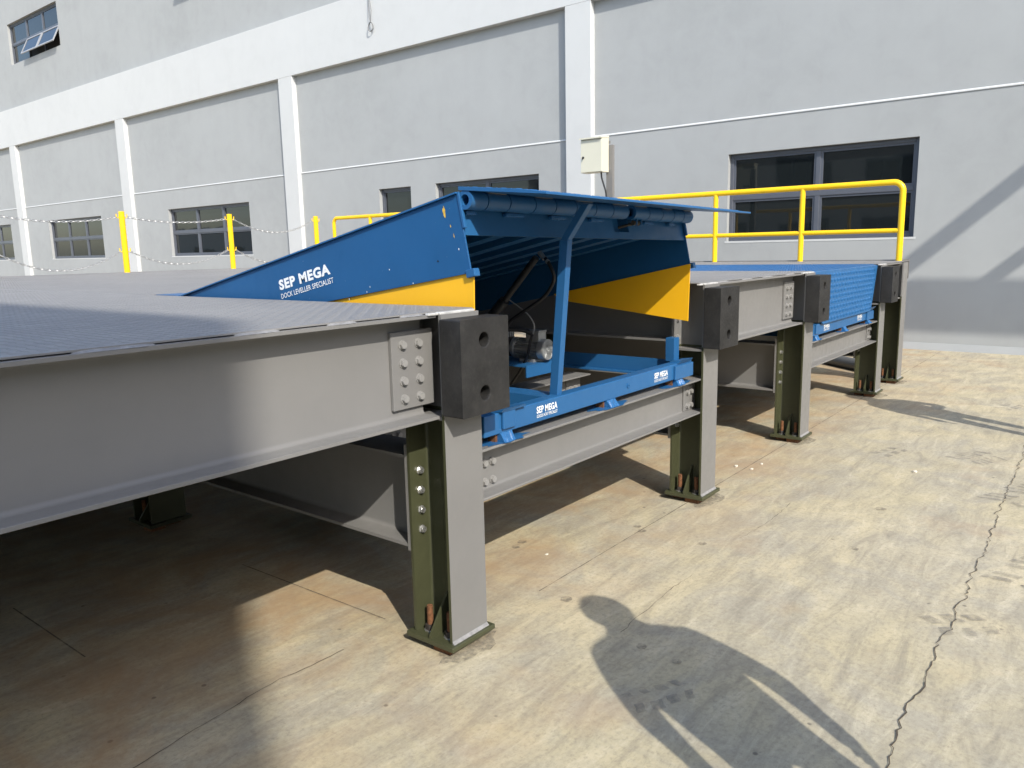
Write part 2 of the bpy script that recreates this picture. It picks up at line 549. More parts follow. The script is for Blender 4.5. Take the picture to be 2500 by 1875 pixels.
def window(y0, y1, z0, z1, x, cols, rows, parent, name="window", openset=()):
    """frame with mullions as the part, panes as sub-parts"""
    fw_, ft = 0.055, 0.07
    b = MB()
    b.box(x, x + ft, y0, y0 + fw_, z0, z1)
    b.box(x, x + ft, y1 - fw_, y1, z0, z1)
    b.box(x, x + ft, y0 + fw_, y1 - fw_, z1 - fw_, z1)
    b.box(x, x + ft, y0 + fw_, y1 - fw_, z0, z0 + fw_)
    cw = (y1 - y0 - 2 * fw_) / cols
    rh = (z1 - z0 - 2 * fw_) / rows
    mw = 0.035
    for r in range(1, rows):
        zc = z0 + fw_ + rh * r
        b.box(x + .003, x + ft, y0 + fw_, y1 - fw_, zc - mw, zc + mw)
    for c in range(1, cols):
        yc = y0 + fw_ + cw * c
        for r in range(rows):
            za = z0 + fw_ + rh * r + (mw if r else 0)
            zb = z0 + fw_ + rh * (r + 1) - (mw if r < rows - 1 else 0)
            b.box(x + .003, x + ft, yc - mw, yc + mw, za, zb)
    fr = part(name, b, 'frame', parent, bevel=.004, seg=1)
    for c in range(cols):
        for r in range(rows):
            ya = y0 + fw_ + cw * c + (mw if c else 0)
            yb_ = y0 + fw_ + cw * (c + 1) - (mw if c < cols - 1 else 0)
            za = z0 + fw_ + rh * r + (mw if r else 0)
            zb = z0 + fw_ + rh * (r + 1) - (mw if r < rows - 1 else 0)
            if (c, r) in openset:
                # near-black sheet painted as the unlit room behind the open sash, sash hinged at the top swung outwards
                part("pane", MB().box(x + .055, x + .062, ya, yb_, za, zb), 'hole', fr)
                an = R(26)
                hgt = zb - za
                def sp(u, dd, off):          # u across, dd down from hinge, off outwards normal
                    return (x - .005 - math.sin(an) * dd - math.cos(an) * off, u, zb - math.cos(an) * dd + math.sin(an) * off)
                def slab(u0, u1, d0, d1, o0, o1):
                    return ([sp(u0, d0, o0), sp(u1, d0, o0), sp(u1, d1, o0), sp(u0, d1, o0)], [sp(u0, d0, o1), sp(u1, d0, o1), sp(u1, d1, o1), sp(u0, d1, o1)])
                s = MB()
                e = .05
                s.hexa(*slab(ya, ya + e, 0, hgt, 0, .03)); s.hexa(*slab(yb_ - e, yb_, 0, hgt, 0, .03))
                s.hexa(*slab(ya + e, yb_ - e, 0, e, 0, .03)); s.hexa(*slab(ya + e, yb_ - e, hgt - e, hgt, 0, .03))
                part("open_sash", s, 'sashlight', fr)
                part("pane", MB().hexa(*slab(ya + e, yb_ - e, e, hgt - e, .01, .016)), 'glass', fr)
            else:
                # inner sash rebate
                s = MB()
                e = .03
                s.box(x + .018, x + .05, ya, ya + e, za, zb); s.box(x + .018, x + .05, yb_ - e, yb_, za, zb)
                s.box(x + .018, x + .05, ya + e, yb_ - e, za, za + e); s.box(x + .018, x + .05, ya + e, yb_ - e, zb - e, zb)
                part("sash", s, 'frame', fr)
                pn = part("pane", MB().box(x + .04, x + .046, ya + e, yb_ - e, za + e, zb - e), 'glass', fr)
                pn.rotation_euler = (0, R(random.uniform(-.25, .25)), R(random.uniform(-.35, .35)))
    return fr
M['sashlight'] = paint("grey sash frame", (0.30, 0.31, 0.33), 0.4, 0.05, 5, 0.1)

LOWWIN = {0: [], 1: [(2.415, 5.13, 1.56, 2.90, 2, 2)], 2: [(8.83, 11.49, 1.545, 2.885, 2, 2), (12.22, 13.21, 0.85, 2.876, 1, 1)],
          3: [(18.2, 22.3, 1.52, 2.87, 3, 2)], 4: [(26.58, 30.68, 1.52, 2.87, 3, 2)], 5: [(34.17, 38.27, 1.52, 2.87, 3, 2)], 6: [], 7: []}
ZS, ZB0, ZB1, ZTOP = 3.41, 5.642, 6.922, 13.0
for i, (y0, y1) in enumerate(BAYS):
    hs = LOWWIN.get(i, [])
    sheet("wall", panel(WL, [y0 - .02, y1 + .02], [-.05, ZS], [h[:4] for h in hs], 0.15), 'wallgrey', bld)
    sheet("wall", panel(WP, [y0 - .02, y1 + .02], [ZS, ZB0 + .02], [], 0.1), 'wallgrey', bld)
    part("plaster_line", MB().prism([(WL - .012, ZS), (WP + .02, ZS), (WP + .02, ZS + .032), (WP, ZS + .032), (WL - .012, ZS + .012)], 'y', y0, y1), 'wallwhite', bld)
    for h in hs:
        nm = "door" if h[4] == 1 else "window"
        o = window(h[0], h[1], h[2], h[3], WL + .085, h[4], h[5], bld, nm)
        if i in (1, 2, 3, 4, 5):
            # pale rim of plaster left round the opening
            rim = MB()
            e = .03
            rim.box(WL - .004, WL + .08, h[0] - e, h[1] + e, h[2] - e, h[2])
            part("sill", rim, 'wallwhite', o)
for i, y in enumerate(PIL):
    part("pilaster", MB().box(WF, WP + .1, y - 0.53, y, -.05, ZB0), 'wallwhite', bld, bevel=.006)
part("white_band", MB().box(WF - .002, WP + .1, PIL[0] - 3, PIL[-1], ZB0, ZB1), 'wallwhite', bld, bevel=.006)
UPW = [(28.15 + 11.5 * k, 32.25 + 11.5 * k, 8.40, 9.76) for k in (-2, -1, 0, 1)]
sheet("upper_wall", panel(WP, [PIL[0] - 3, PIL[-1]], [ZB1, ZTOP], UPW, 0.15), 'wallgrey', bld)
for k, h in enumerate(UPW):
    ops = {2: {(0, 0), (1, 0)}, 1: {(2, 0)}}.get(k, set())
    window(h[0], h[1], h[2], h[3], WP + .085, 3, 2, bld, "window", ops)
part("roof", MB().box(WP + .25, 30, PIL[0] - 3, PIL[-1], ZTOP - .3, ZTOP + .2), 'wallwhite', bld)
part("core", MB().box(WP + .3, 30, PIL[0] - 3, PIL[-1], -.05, ZTOP - .3), 'wallgrey', bld)
# cement skirting at the foot of the wall
part("skirting", MB().prism([(WL - .030, 0), (WL + .02, 0), (WL + .02, .10), (WL - .004, .095)], 'y', -8.7, 7.6), 'wallgrey', bld)

# electric wire hanging loose from the white band
b = MB()
yw = 13.05
b.tube([(WF - .05, yw - .02, 7.6), (WF - .05, yw + .01, 7.1), (WF - .045, yw + .0, 6.72), (WF - .06, yw - .05, 6.5), (WF - .05, yw + .0, 6.28)], .007, 6)
b.tube([(WF - .045, yw - .02, 7.6), (WF - .04, yw + .03, 7.0), (WF - .04, yw + .055, 6.6), (WF - .05, yw + .04, 6.4), (WF - .05, yw + .0, 6.28)], .006, 6)
ringp = [(WF - .05 + .01 * math.sin(a * 2), yw + math.sin(a) * .075, 6.19 + math.cos(a) * .09) for a in [6.283 * k / 16 for k in range(17)]]
b.tube(ringp, .008, 6, False)
b.tube([(x - .008, y, z + .004) for x, y, z in ringp], .007, 6, False)
M['wire'] = paint("grey cable", (0.16, 0.16, 0.155), 0.5, 0.1, 5, 0)
tag(part("loose_wire", b, 'wire', None, smooth=True), "thin grey wire with a coiled loop dangling on the white band", "wire")

# unseen steel frame to the right, added to cast shade bands on the wall
can = empty("unseen_canopy", (12.04, -3, 0), "unseen steel canopy frame with deep fascia, added to cast shade on the grey wall", "canopy")
part("arm", MB().box(8.85, WP, -3.05, -2.95, 5.90, 6.10), 'grey', can)
part("arm", MB().box(9.30, WP, -3.05, -2.95, 4.85, 5.00), 'grey', can)
part("fascia", MB().box(9.19, 9.25, -9.5, -2.70, 4.87, 5.52), 'wallgrey', can)  # placed and sized so its shadow darkens the lower wall
part("arm", MB().box(8.85, WP, -8.05, -7.95, 5.90, 6.10), 'grey', can)
part("arm", MB().box(9.30, WP, -8.05, -7.95, 4.85, 5.00), 'grey', can)

# neighbouring blocks around the yard (seen only as shade and reflections; the long grey one is added)
def block(name, x0, x1, y0, y1, h, mat, label, face, nw=None):
    o = empty(name, ((x0 + x1) / 2, (y0 + y1) / 2, 0), label, "building")
    part("wall", MB().box(x0, x1, y0, y1, 0, h), mat, o)
    part("roof", MB().box(x0 + .05, x1 - .05, y0 + .05, y1 - .05, h, h + .12), 'wallgrey', o)
    if nw:
        for k in range(nw):
            yc = y0 + (y1 - y0) * (k + .5) / nw
            for zz in (1.2, 4.4):
                if zz + 1.6 < h:
                    fr = part("window", MB().box(x1 - .02, x1 + .04, yc - 1.3, yc + 1.3, zz, zz + 1.5), 'frame', o)
                    for s in (-1, 0, 1):
                        part("pane", MB().box(x1 + .04, x1 + .05, yc + s * .84 - .38, yc + s * .84 + .38, zz + .1, zz + 1.4), 'glass', fr)
    return o
block("warehouse", -16, -4.94, -9.4, -5.2, 11.6, 'beige', "beige windowless block whose corner shades the dock deck", 'y')
block("warehouse", -12, 44, -36, -22, 9.5, 'wallgrey', "long grey block added behind the people to hide the low sky", 'y')  # unseen, added to cut low sky light on the dock front
block("warehouse", -34, -20, 4, 34, 6.5, 'beige', "low beige building with dark windows across the yard", 'x', 7)
block("warehouse", -50, -36, 52, 130, 5.0, 'wallwhite', "long low white building far across the yard", 'x', 10)

# ------------------------------------------------------------------ steel dock platform
DZ = 1.2935                                   # deck top
FZ = 1.285                                    # girder top
plat = empty("loading_dock_platform", (4.2, 6.0, 0), "raised grey steel loading dock on bolted columns with tread plate deck", "loading dock")
CX = [-0.95, 2.056, 4.20, 5.945, 8.147, 9.04]
ROWS = [1.965, 4.21, 6.6, 8.9, 11.2]

# column : grey only on its outer front face, olive primer elsewhere
pr = hprof(0.20, 0.20, 0.009, 0.012, 0.015)
def column_mesh(front):
    b = MB().prism(pr, 'z', 0.05, .93)
    b.prism(pr, 'z', .93, FZ - .002, 1 if front else 0)
    me = mesh_of("column", b, ['olive', 'grey'], True)
    if front:
        for q in me.polygons:
            if q.normal.y < -0.9 and q.center.y < -0.095:
                q.material_index = 1
    return me
COLF, COLB = column_mesh(True), column_mesh(False)
plate_me = mesh_of("base_plate", MB().box(-.1225, .1225, -.1225, .1225, 0.030, 0.050), 'olive')
gus = MB().prism([(0.0045, 0.05), (0.118, 0.05), (0.118, 0.062), (0.018, 0.20), (0.0045, 0.20)], 'y', -.005, .005)
gus_r = mesh_of("gusset", gus, 'olive')
gus = MB().prism([(-0.0045, 0.05), (-0.118, 0.05), (-0.118, 0.062), (-0.018, 0.20), (-0.0045, 0.20)], 'y', -.005, .005)
gus_l = mesh_of("gusset", gus, 'olive')
ab = MB()
ab.cyl((0, 0, 0.052), 'z', .0115, .098, 12, 0)
for k in range(14):
    ab.cyl((0, 0, 0.078 + k * .005), 'z', .0125, .0024, 12, 0)
ab.cyl((0, 0, 0.0535), 'z', .021, .021, 6, 1)
ab.cyl((0, 0, 0.050), 'z', .025, .0034, 16, 2)
anchor_me = mesh_of("anchor_bolt", ab, ['rust', 'darksteel', 'zinc'], True)
shim = MB().box(-.10, -.02, -.085, .0, 0, .0301).box(.0, .09, -.05, .04, 0, .0301).box(-.06, .06, .03, .1, 0, .0301)
shim_me = mesh_of("shim", shim, 'rust')
wb = MB().prism([(-.1, .0495), (-.111, .0495), (-.1, .0605)], 'x', -.1, .1)
weldf_me = mesh_of("weld_bead", wb, 'weld')
groutst = None

# hexagon bolt, axis along Y, head towards -Y at y=0 plate face
def bolt_mesh(name, mat, r=.0145, h=.011, domed=True, thread=False):
    b = MB()
    b.cyl((0, -.003, 0), 'y', r * 1.18, .003, 18)
    b.cyl((0, -.003 - h * .8, 0), 'y', r, h * .8, 6, 0, .3)
    b.cyl((0, -.003 - h, 0), 'y', r * .86, h * .2, 12)
    if thread:
        b.cyl((0, -.003 - h - .008, 0), 'y', r * .55, .008, 12)
    return mesh_of(name, b, mat, False)
BOLT = bolt_mesh("bolt", 'paintbolt')
ZBOLT = bolt_mesh("bolt", 'zinc', .0135, .012)
MARKB = None

columns = {}
for r_, yc in enumerate(ROWS):
    for c_, xc in enumerate(CX):
        if r_ and c_ == 0 and r_ > 2:
            pass
        f = put("column", COLF if r_ == 0 else COLB, plat, (xc, yc, 0))
        columns[(c_, r_)] = f
        put("base_plate", plate_me, f, (xc, yc, 0), bevel=.002, seg=1)
        put("shim", shim_me, f, (xc, yc, 0))
        for sx_ in (-1, 1):
            put("gusset", gus_r if sx_ > 0 else gus_l, f, (xc, yc, 0))
            for sy_ in (-1, 1):
                put("anchor_bolt", anchor_me, f, (xc + sx_ * .060, yc + sy_ * .052, 0), rot=(0, 0, random.uniform(0, 1)))
        if r_ == 0:
            put("weld_bead", weldf_me, f, (xc, yc, 0))
            for sx_ in (-1, 1):
                part("stiffener", MB().box(min(xc + sx_ * .005, xc + sx_ * .098), max(xc + sx_ * .005, xc + sx_ * .098), yc - .0875, yc + .0875, .905, .917), 'grey', f)
                for zb in (1.20, 1.08, .975):
                    put("bolt", BOLT, f, (xc + sx_ * .055, yc + .0875, zb), rot=(0, random.uniform(0, 1), 0))
    # rust wash on the yard round the first foot
for xc in CX[1:]:
    part("stain", blob(xc + .0, 1.87, .15, .0041, int(xc * 10), 18, .55), 'stain', ground)

YC = 1.968
def girder(x0, x1, plate_at=None):
    g_ = part("girder", beam_x(x0, x1, YC, 0.911, FZ), 'grey', plat, bevel=.0015, seg=1, smooth=True)
    for xp, sgn in (plate_at or ()):
        # fin plate: xp = plate's outer edge, towards column sgn
        b = MB().box(min(xp, xp + sgn * .20), max(xp, xp + sgn * .20), 1.949, 1.9635, 0.958, 1.23)
        pl = part("connection_plate", b, 'grey', g_, bevel=.002)
        for i_ in range(2):
            for j_ in range(4):
                put("bolt", BOLT, pl, (xp + sgn * (.05 + .077 * i_), 1.949, 1.184 - .063 * j_), rot=(0, random.uniform(0, 1.0), 0))
    return g_
girder(-0.85, 1.952, [(1.796, 1)])
girder(4.302, 5.842, [(5.63, 1), (4.52, -1)])
girder(8.25, 8.935)
girder(-6.0, -1.05)
for yc in ROWS[1:]:
    for i in range(len(CX) - 1):
        part("girder", beam_x(CX[i] + .006, CX[i + 1] - .006, yc, 0.95, FZ - .004), 'grey', plat, smooth=True)

# low front beams carrying the levellers
def lowbeam(x0, x1, yc, name="low_beam", right_plate=True):
    o = part(name, beam_x(x0, x1, yc, 0.545, 0.749, .17, .008, .010, .013), 'grey', plat, bevel=.0015, seg=1, smooth=True)
    y = yc - .0045
    for xb in (x0 + .262, x0 + .212):
        for zb in (.662, .585):
            put("bolt", BOLT, o, (xb, y, zb), rot=(0, random.uniform(0, 1), 0))
    if right_plate:
        pl = part("connection_plate", MB().box(x1 - .16, x1 - .012, y - .010, y - .0005, .56, .735), 'grey', o, bevel=.002)
        for xb in (x1 - .12, x1 - .072):
            for zb in (.668, .588):
                put("bolt", BOLT, pl, (xb, y - .010, zb), rot=(0, random.uniform(0, 1), 0))
    return o
lowbeam(2.062, 4.194, 1.965)
lowbeam(5.951, 8.141, 1.965)
lowbeam(2.16, 3.95, 2.61)
lowbeam(6.05, 7.85, 2.61)
# beams running back between the column rows
for i, xc in enumerate(CX):
    for r_ in range(len(ROWS) - 1):
        y0, y1 = ROWS[r_] + .118, ROWS[r_ + 1] - .118
        part("deck_beam", beam_y(y0, y1, xc, 0.951, FZ - .001), 'grey', plat, smooth=True)
        if r_ == 0 and i > 0:
            lb = part("low_beam", beam_y(y0, y1, xc, 0.385, 0.748, .19, .009, .013, .016), 'grey', plat, smooth=True)
            for e in (y0 - .0165, y1 + .0005):
                ep = part("end_plate", MB().box(xc - .098, xc + .098, e, e + .016, .372, .79), 'grey', lb)
            for sx_ in (-1, 1):
                for k in range(4):
                    put("bolt", ZBOLT, columns[(i, 0)], (xc + sx_ * .05, ROWS[0] + .088, .684 - .078 * k), rot=(0, random.uniform(0, 1), 0))
# small lugs and stiffeners on the pit side of the second column


# deck plates, thin edge welded on the girders
def deck(x0, x1, y0, y1, nm="deck_plate"):
    return part(nm, MB().box(x0, x1, y0, y1, FZ + .0035, DZ), 'greydeck', plat)
YB = 11.36
decks = [deck(-6.0, -1.0, 1.895, YB), deck(-0.994, 2.158, 1.895, YB), deck(4.098, 6.047, 1.895, 4.2), deck(8.045, 9.36, 1.895, 4.2),
         deck(2.164, 6.05, 4.30, YB), deck(6.056, 9.36, 4.30, YB)]
part("deck_edge", MB().box(-6, 9.36, YB, YB + .09, 1.08, DZ + .002), 'grey', plat)
part("deck_edge", MB().box(9.362, 9.37, 1.9, YB, 1.10, DZ + .012), 'grey', plat)
part("deck_edge", MB().box(8.05, 9.36, 4.202, 4.298, FZ - .1, DZ), 'greydeck', plat)
part("deck_edge", MB().box(4.1, 6.046, 4.202, 4.298, FZ - .1, DZ), 'greydeck', plat)

# raised tread bars
def treads(regs, z, name, mat, parent, pitch=.031, L=.028, Wd=.010, H=.0013, plane=None, ang=45):
    vs, fs = [], []
    for x0, x1, y0, y1 in regs:
        nx, ny = int((x1 - x0) / pitch), int((y1 - y0) / pitch)
        for i in range(nx):
            for j in range(ny):
                cx, cy = x0 + (i + .5) * pitch, y0 + (j + .5) * pitch
                a = R(ang) if (i + j) % 2 else R(-ang)
                dx, dy = math.cos(a), math.sin(a)
                b = len(vs)
                l2, w2 = L / 2, Wd / 2
                q = [(cx - dx * l2, cy - dy * l2, 0), (cx + dy * w2, cy - dx * w2, 0), (cx + dx * l2, cy + dy * l2, 0), (cx - dy * w2, cy + dx * w2, 0),
                     (cx - dx * l2 * .45, cy - dy * l2 * .45, H), (cx + dx * l2 * .45, cy + dy * l2 * .45, H)]
                if plane:
                    q = [plane(*p_) for p_ in q]
                else:
                    q = [(u, w_, z + h_) for u, w_, h_ in q]
                vs += q
                fs += [(b, b + 1, b + 5, b + 4), (b + 1, b + 2, b + 5), (b + 2, b + 3, b + 4, b + 5), (b + 3, b, b + 4)]
    mb_ = MB()
    mb_.v, mb_.f, mb_.m = vs, fs, [0] * len(fs)
    loc = Vector(vs[0])
    mb_.v = [(q[0] - loc.x, q[1] - loc.y, q[2] - loc.z) for q in vs]
    o = put(name, mesh_of(name, mb_, mat, fix=False), parent, loc)
    o["kind"] = "stuff"
    return o
treads([(-0.6, 2.15, 1.92, 5.6)], DZ, "tread_bars", 'greydeck', decks[1])
treads([(-0.6, 2.15, 5.6, YB)], DZ, "tread_bars", 'greydeck', decks[1])
treads([(2.17, 6.04, 4.31, YB)], DZ, "tread_bars", 'greydeck', decks[4])
treads([(6.06, 9.3, 4.31, YB)], DZ, "tread_bars", 'greydeck', decks[5])
treads([(4.11, 6.03, 1.92, 4.19)], DZ, "tread_bars", 'greydeck', decks[2])
treads([(8.06, 9.3, 1.92, 4.19)], DZ, "tread_bars", 'greydeck', decks[3])

# stitch welds along the deck edge on the girder flange (gaps show as dark slots)
rnd = random.Random(11)
def stitch(x0, x1):
    x = x0
    while x < x1 - .03:
        L = min(rnd.uniform(.11, .20), x1 - x)
        n = 8
        vs, fs = [], []
        for k in range(n + 1):
            e = 1 if 0 < k < n else .35
            xx = x + L * k / n
            jy, jz = rnd.uniform(-.0012, .0012), rnd.uniform(-.0008, .0008)
            vs += [(xx, 1.8955, FZ - .0002), (xx, 1.8955, FZ + (.0062 + jz) * e), (xx, 1.8955 - .0105 * e + jy, FZ + .0016), (xx, 1.8955 - .0135 * e + jy, FZ - .0002)]
            if k:
                b = 4 * k - 4
                fs += [(b, b + 1, b + 5, b + 4), (b + 1, b + 2, b + 6, b + 5), (b + 2, b + 3, b + 7, b + 6)]
        part("weld_bead", MB().add(vs, fs), 'weld', plat, smooth=True)
        x += L + rnd.uniform(.16, .26)
stitch(-.6, 1.9)
stitch(4.33, 5.85)
# white filler at the deck corners above the bumpers
for xc in CX[1:5]:
    b = MB()
    b.box(xc - .10, xc + .085, 1.868, 1.893, FZ - .004, FZ + .006)
    b.box(xc - .15, xc - .10, 1.874, 1.893, FZ - .004, FZ + .005)
    part("sealant", b, 'sealant', plat, bevel=.003)

# ------------------------------------------------------------------ rubber bumpers
def bumper(xc, label):
    x0, x1, y0, y1, z0, z1 = xc - .112, xc + .148, 1.765, 1.8645, .925, 1.267
    o = empty("dock_bumper", (xc, 1.815, .925), label, "bumper", "rubber bumpers on the dock front")
    # body with two counterbored holes : front sheet built on a grid round octagonal holes
    b = MB()
    hx = xc + .012
    holes = [(hx, 1.190), (hx, 1.000)]
    n, r = 24, .0265
    # front face as a fan of quads between each hole and its rectangle
    zs = [z0, (z0 + z1) / 2, z1]
    for (cx, cz), (za, zb) in zip(holes[::-1], ((zs[0], zs[1]), (zs[1], zs[2]))):
        ring, outer, back = [], [], []
        for k in range(n):
            a = 2 * math.pi * (k + .5) / n
            ca, sa = math.cos(a), math.sin(a)
            ring.append((cx + ca * r, y0, cz + sa * r))
            back.append((cx + ca * r, y0 + .055, cz + sa * r))
            tt = min((x1 - cx) / ca if ca > 0 else (x0 - cx) / ca, (zb - cz) / sa if sa > 0 else (za - cz) / sa)
            outer.append((cx + ca * tt, y0, cz + sa * tt))
        b.add(ring + outer, [(k, (k + 1) % n, n + (k + 1) % n, n + k) for k in range(n)])
        # corners
        for qx, qz in ((x0, za), (x1, za), (x1, zb), (x0, zb)):
            ks = []
            for k in range(n):
                p1, p2 = outer[k], outer[(k + 1) % n]
                if abs(p1[0] - p2[0]) > 1e-6 and abs(p1[2] - p2[2]) > 1e-6 and min(p1[0], p2[0]) - 1e-6 <= qx <= max(p1[0], p2[0]) + 1e-6 and min(p1[2], p2[2]) - 1e-6 <= qz <= max(p1[2], p2[2]) + 1e-6:
                    ks = [p1, p2]
            if ks:
                b.add([ks[0], ks[1], (qx, y0, qz)], [(0, 1, 2)])
        b.add(ring + back, [(k, n + k, n + (k + 1) % n, (k + 1) % n) for k in range(n)])
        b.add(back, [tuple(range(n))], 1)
    b.add([(x0, y0, z0), (x1, y0, z0), (x1, y1, z0), (x0, y1, z0), (x0, y0, z1), (x1, y0, z1), (x1, y1, z1), (x0, y1, z1)],
          [(0, 3, 2, 1), (4, 5, 6, 7), (1, 2, 6, 5), (2, 3, 7, 6), (3, 0, 4, 7)])
    # slight chamfer strips round the front edge
    loc = worg(o)
    b.v = [(q[0] - loc.x, q[1] - loc.y, q[2] - loc.z) for q in b.v]
    me = mesh_of("rubber_block", b, ['rubber', 'hole'], fix=False)
    bm = bmesh.new(); bm.from_mesh(me)
    bmesh.ops.remove_doubles(bm, verts=bm.verts, dist=1e-5)
    bmesh.ops.recalc_face_normals(bm, faces=bm.faces)
    bm.to_mesh(me); bm.free()
    put("rubber_block", me, o, loc, None, .004, 2)
    for cx, cz in holes:
        part("fixing_bolt", MB().cyl((cx - .012, y0 + .034, cz), 'y', .007, .02, 12).pipe((cx - .012, y0 + .03, cz), (cx - .012, y0 + .034, cz), .007, .004, 12), 'zinc', o)
    return o
bumper(CX[1], "dusty black rubber bumper on the column beside the long bolted girder")
bumper(CX[2], "black rubber bumper on the column next to the raised leveller's yellow guard")
bumper(CX[3], "black rubber bumper against the hanging blue lip of the lowered leveller")
bumper(CX[4], "black rubber bumper on the column under the handrail corner")

# ------------------------------------------------------------------ lettering
def lettering(body, width, height, off, origin, right, up, parent, mat='white', bold=0.0):
    cu = bpy.data.curves.new("t", 'FONT')
    cu.body = body
    cu.size = 1.0
    cu.offset = bold
    cu.space_character = 1.0 + bold * 2.2
    cu.resolution_u = 3
    ob = bpy.data.objects.new("t", cu)
    col.objects.link(ob)
    dg = bpy.context.evaluated_depsgraph_get()
    me = bpy.data.meshes.new_from_object(ob.evaluated_get(dg))
    bpy.data.objects.remove(ob)
    xs = [q.co.x for q in me.vertices]
    ys = [q.co.y for q in me.vertices]
    x0, x1, y0, y1 = min(xs), max(xs), min(ys), max(ys)
    right, up, origin = Vector(right).normalized(), Vector(up).normalized(), Vector(origin)
    nrm = right.cross(up)
    for q in me.vertices:
        P = origin + right * ((q.co.x - x0) / (x1 - x0) * width) + up * ((q.co.y - y0) / (y1 - y0) * height) + nrm * off
        q.co = P - origin
    me.materials.clear()
    me.materials.append(M[mat])
    return put("lettering", me, parent, origin)

# ------------------------------------------------------------------ raised dock leveller
TH = math.atan(0.208)
ct, st_ = math.cos(TH), math.sin(TH)
LX0, LX1 = 2.20, 4.055
PY, PZ = 4.06, 1.284
def LV(x, s, n):
    """x across, s along the tilted deck from the hinge, n normal; far side hangs slightly lower"""
    tw = 0.026 * (x - LX0) / (LX1 - LX0) * (s / 2.1)
    return (x, PY - s * ct + n * st_, PZ + s * st_ + n * ct - tw)
SF = 2.115
def lbox(b, x0, x1, s0, s1, n0, n1, mi=0):
    return b.hexa([LV(x0, s0, n0), LV(x1, s0, n0), LV(x1, s1, n0), LV(x0, s1, n0)], [LV(x0, s0, n1), LV(x1, s0, n1), LV(x1, s1, n1), LV(x0, s1, n1)], mi)
lev = empty("dock_leveller", (3.12, 3.0, .75), "raised blue dock leveller with yellow toe guards, propped open on a strut", "dock leveller")
top = part("deck_plate", lbox(MB(), LX0 - .013, LX1 + .013, 0.0, SF, -.006, 0), 'blue', lev)
part("deck_plate", MB().box(LX0, LX1, PY + .004, 4.295, DZ - .008, DZ - .001), 'blue', lev)
# side skirts
def skirt(x0, x1, mats, back=-.302):
    b = MB()
    pts = [(0.0, -.0065), (SF - .004, -.0065), (SF - .004, -.302), (0.0, back)]
    b.hexa([LV(x0, s, n) for s, n in pts], [LV(x1, s, n) for s, n in pts])
    return part("side_skirt", b, mats, lev, bevel=.001, seg=1)
sk = skirt(LX0, LX0 + .007, 'blueskirt', -.185)
sk2 = skirt(LX1 - .007, LX1, 'blueskirt')
# paint chips, hole and bolt marks on the near skirt
def skmark(s, n, r, mat, seedv, asp=1.0, name="paint_chip"):
    rn = random.Random(seedv)
    vs = [LV(LX0 - .0012, s + math.cos(6.283 * k / 14) * r * asp * rn.uniform(.6, 1.25), n + math.sin(6.283 * k / 14) * r * rn.uniform(.6, 1.25)) for k in range(14)]
    b = MB().add(vs, [tuple(range(14))])
    loc = Vector(vs[0])
    b.v = [(q[0] - loc.x, q[1] - loc.y, q[2] - loc.z) for q in b.v]
    put(name, mesh_of(name, b, mat, fix=False), sk, loc)
skmark(2.033, -.055, .024, 'chip', 1, .32)
skmark(2.052, -.112, .006, 'chip', 3, .4)
skmark(2.060, -.15, .009, 'chip', 4, .22)
skmark(2.072, -.205, .005, 'white', 5, .4)
skmark(1.955, -.225, .0045, 'hole', 2, 1.0, "drain_hole")
for i_, (s, n) in enumerate(((1.52, -.262), (1.545, -.245), (1.68, -.20), (1.8, -.28), (1.40, -.27))):
    skmark(s, n, .004, 'white', 20 + i_, .5)
# stiff front edge of the skirts
for xa, xb, xo in ((LX0 - .004, LX0 + .010, sk), (LX1 - .010, LX1 + .004, sk2)):
    part("edge_strip", lbox(MB(), xa, xb, SF - .004, SF + .008, -.135, .0), 'blue', xo, bevel=.002)
    part("stop_block", lbox(MB(), xa - .002, xa + .030, SF - .028, SF + .016, -.318, -.288), 'blue', xo, bevel=.003)
# yellow toe guards
def toe(x0, x1, dz, top=1.412, ap=1.212):
    b = MB()
    pts = [(1.928, top - dz), (2.86, ap - dz * .6), (2.80, 1.195 - dz * .6), (1.936, 1.108 - dz)]
    b.hexa([(x0, y, z) for y, z in pts], [(x1, y, z) for y, z in pts])
    return part("toe_guard", b, 'yellow', lev, bevel=.001, seg=1)
toe(LX0 + .010, LX0 + .015, .0, 1.43, 1.30)
toe(LX1 - .016, LX1 - .011, .026, 1.428, 1.232)
# ribs under the deck
for k in range(7):
    x = LX0 + .16 + k * (LX1 - LX0 - .40) / 6
    part("rib", lbox(MB(), x, x + .085, .1, SF - .05, -.115, -.0065), 'blue', lev)
# header plate with the rectangular cut-out
def hd(x0, x1, n0, n1, nm="header_plate"):
    return part(nm, lbox(MB(), x0, x1, SF - .022, SF - .012, n0, n1), 'blue', lev)
HB, HT = -.158, -.0065
hd(LX0 + .0075, 3.30, HB, HT)
hd(3.30, 3.445, HB, -.125)
hd(3.445, LX1 - .0075, HB, HT)
# hinge tube knuckles
cut = [0, .10, .235, .40, .545, .70, .86, 1.01, 1.155, 1.215, 1.36, 1.50, 1.63, 1.745, LX1 - LX0]
TN = -.036
for k in range(len(cut) - 1):
    if k == 8:
        continue
    a, c_ = LX0 + cut[k] + .003, LX0 + cut[k + 1] - .003
    b = MB().pipe(LV(a, SF + .026, TN), LV(c_, SF + .026, TN), .0355, .0205, 24)
    kn = part("hinge_knuckle", b, 'blue', lev, smooth=True)
    xm = (a + c_) / 2
    if k % 2:
        part("weld_tab", lbox(MB(), a + .012, c_ - .012, SF + .030, SF + .072, -.012, .003), 'weld', kn, bevel=.002)
    else:
        part("weld_tab", lbox(MB(), a + .02, c_ - .02, SF - .011, SF + .010, TN - .048, TN - .034), 'blueweld', kn, bevel=.002)
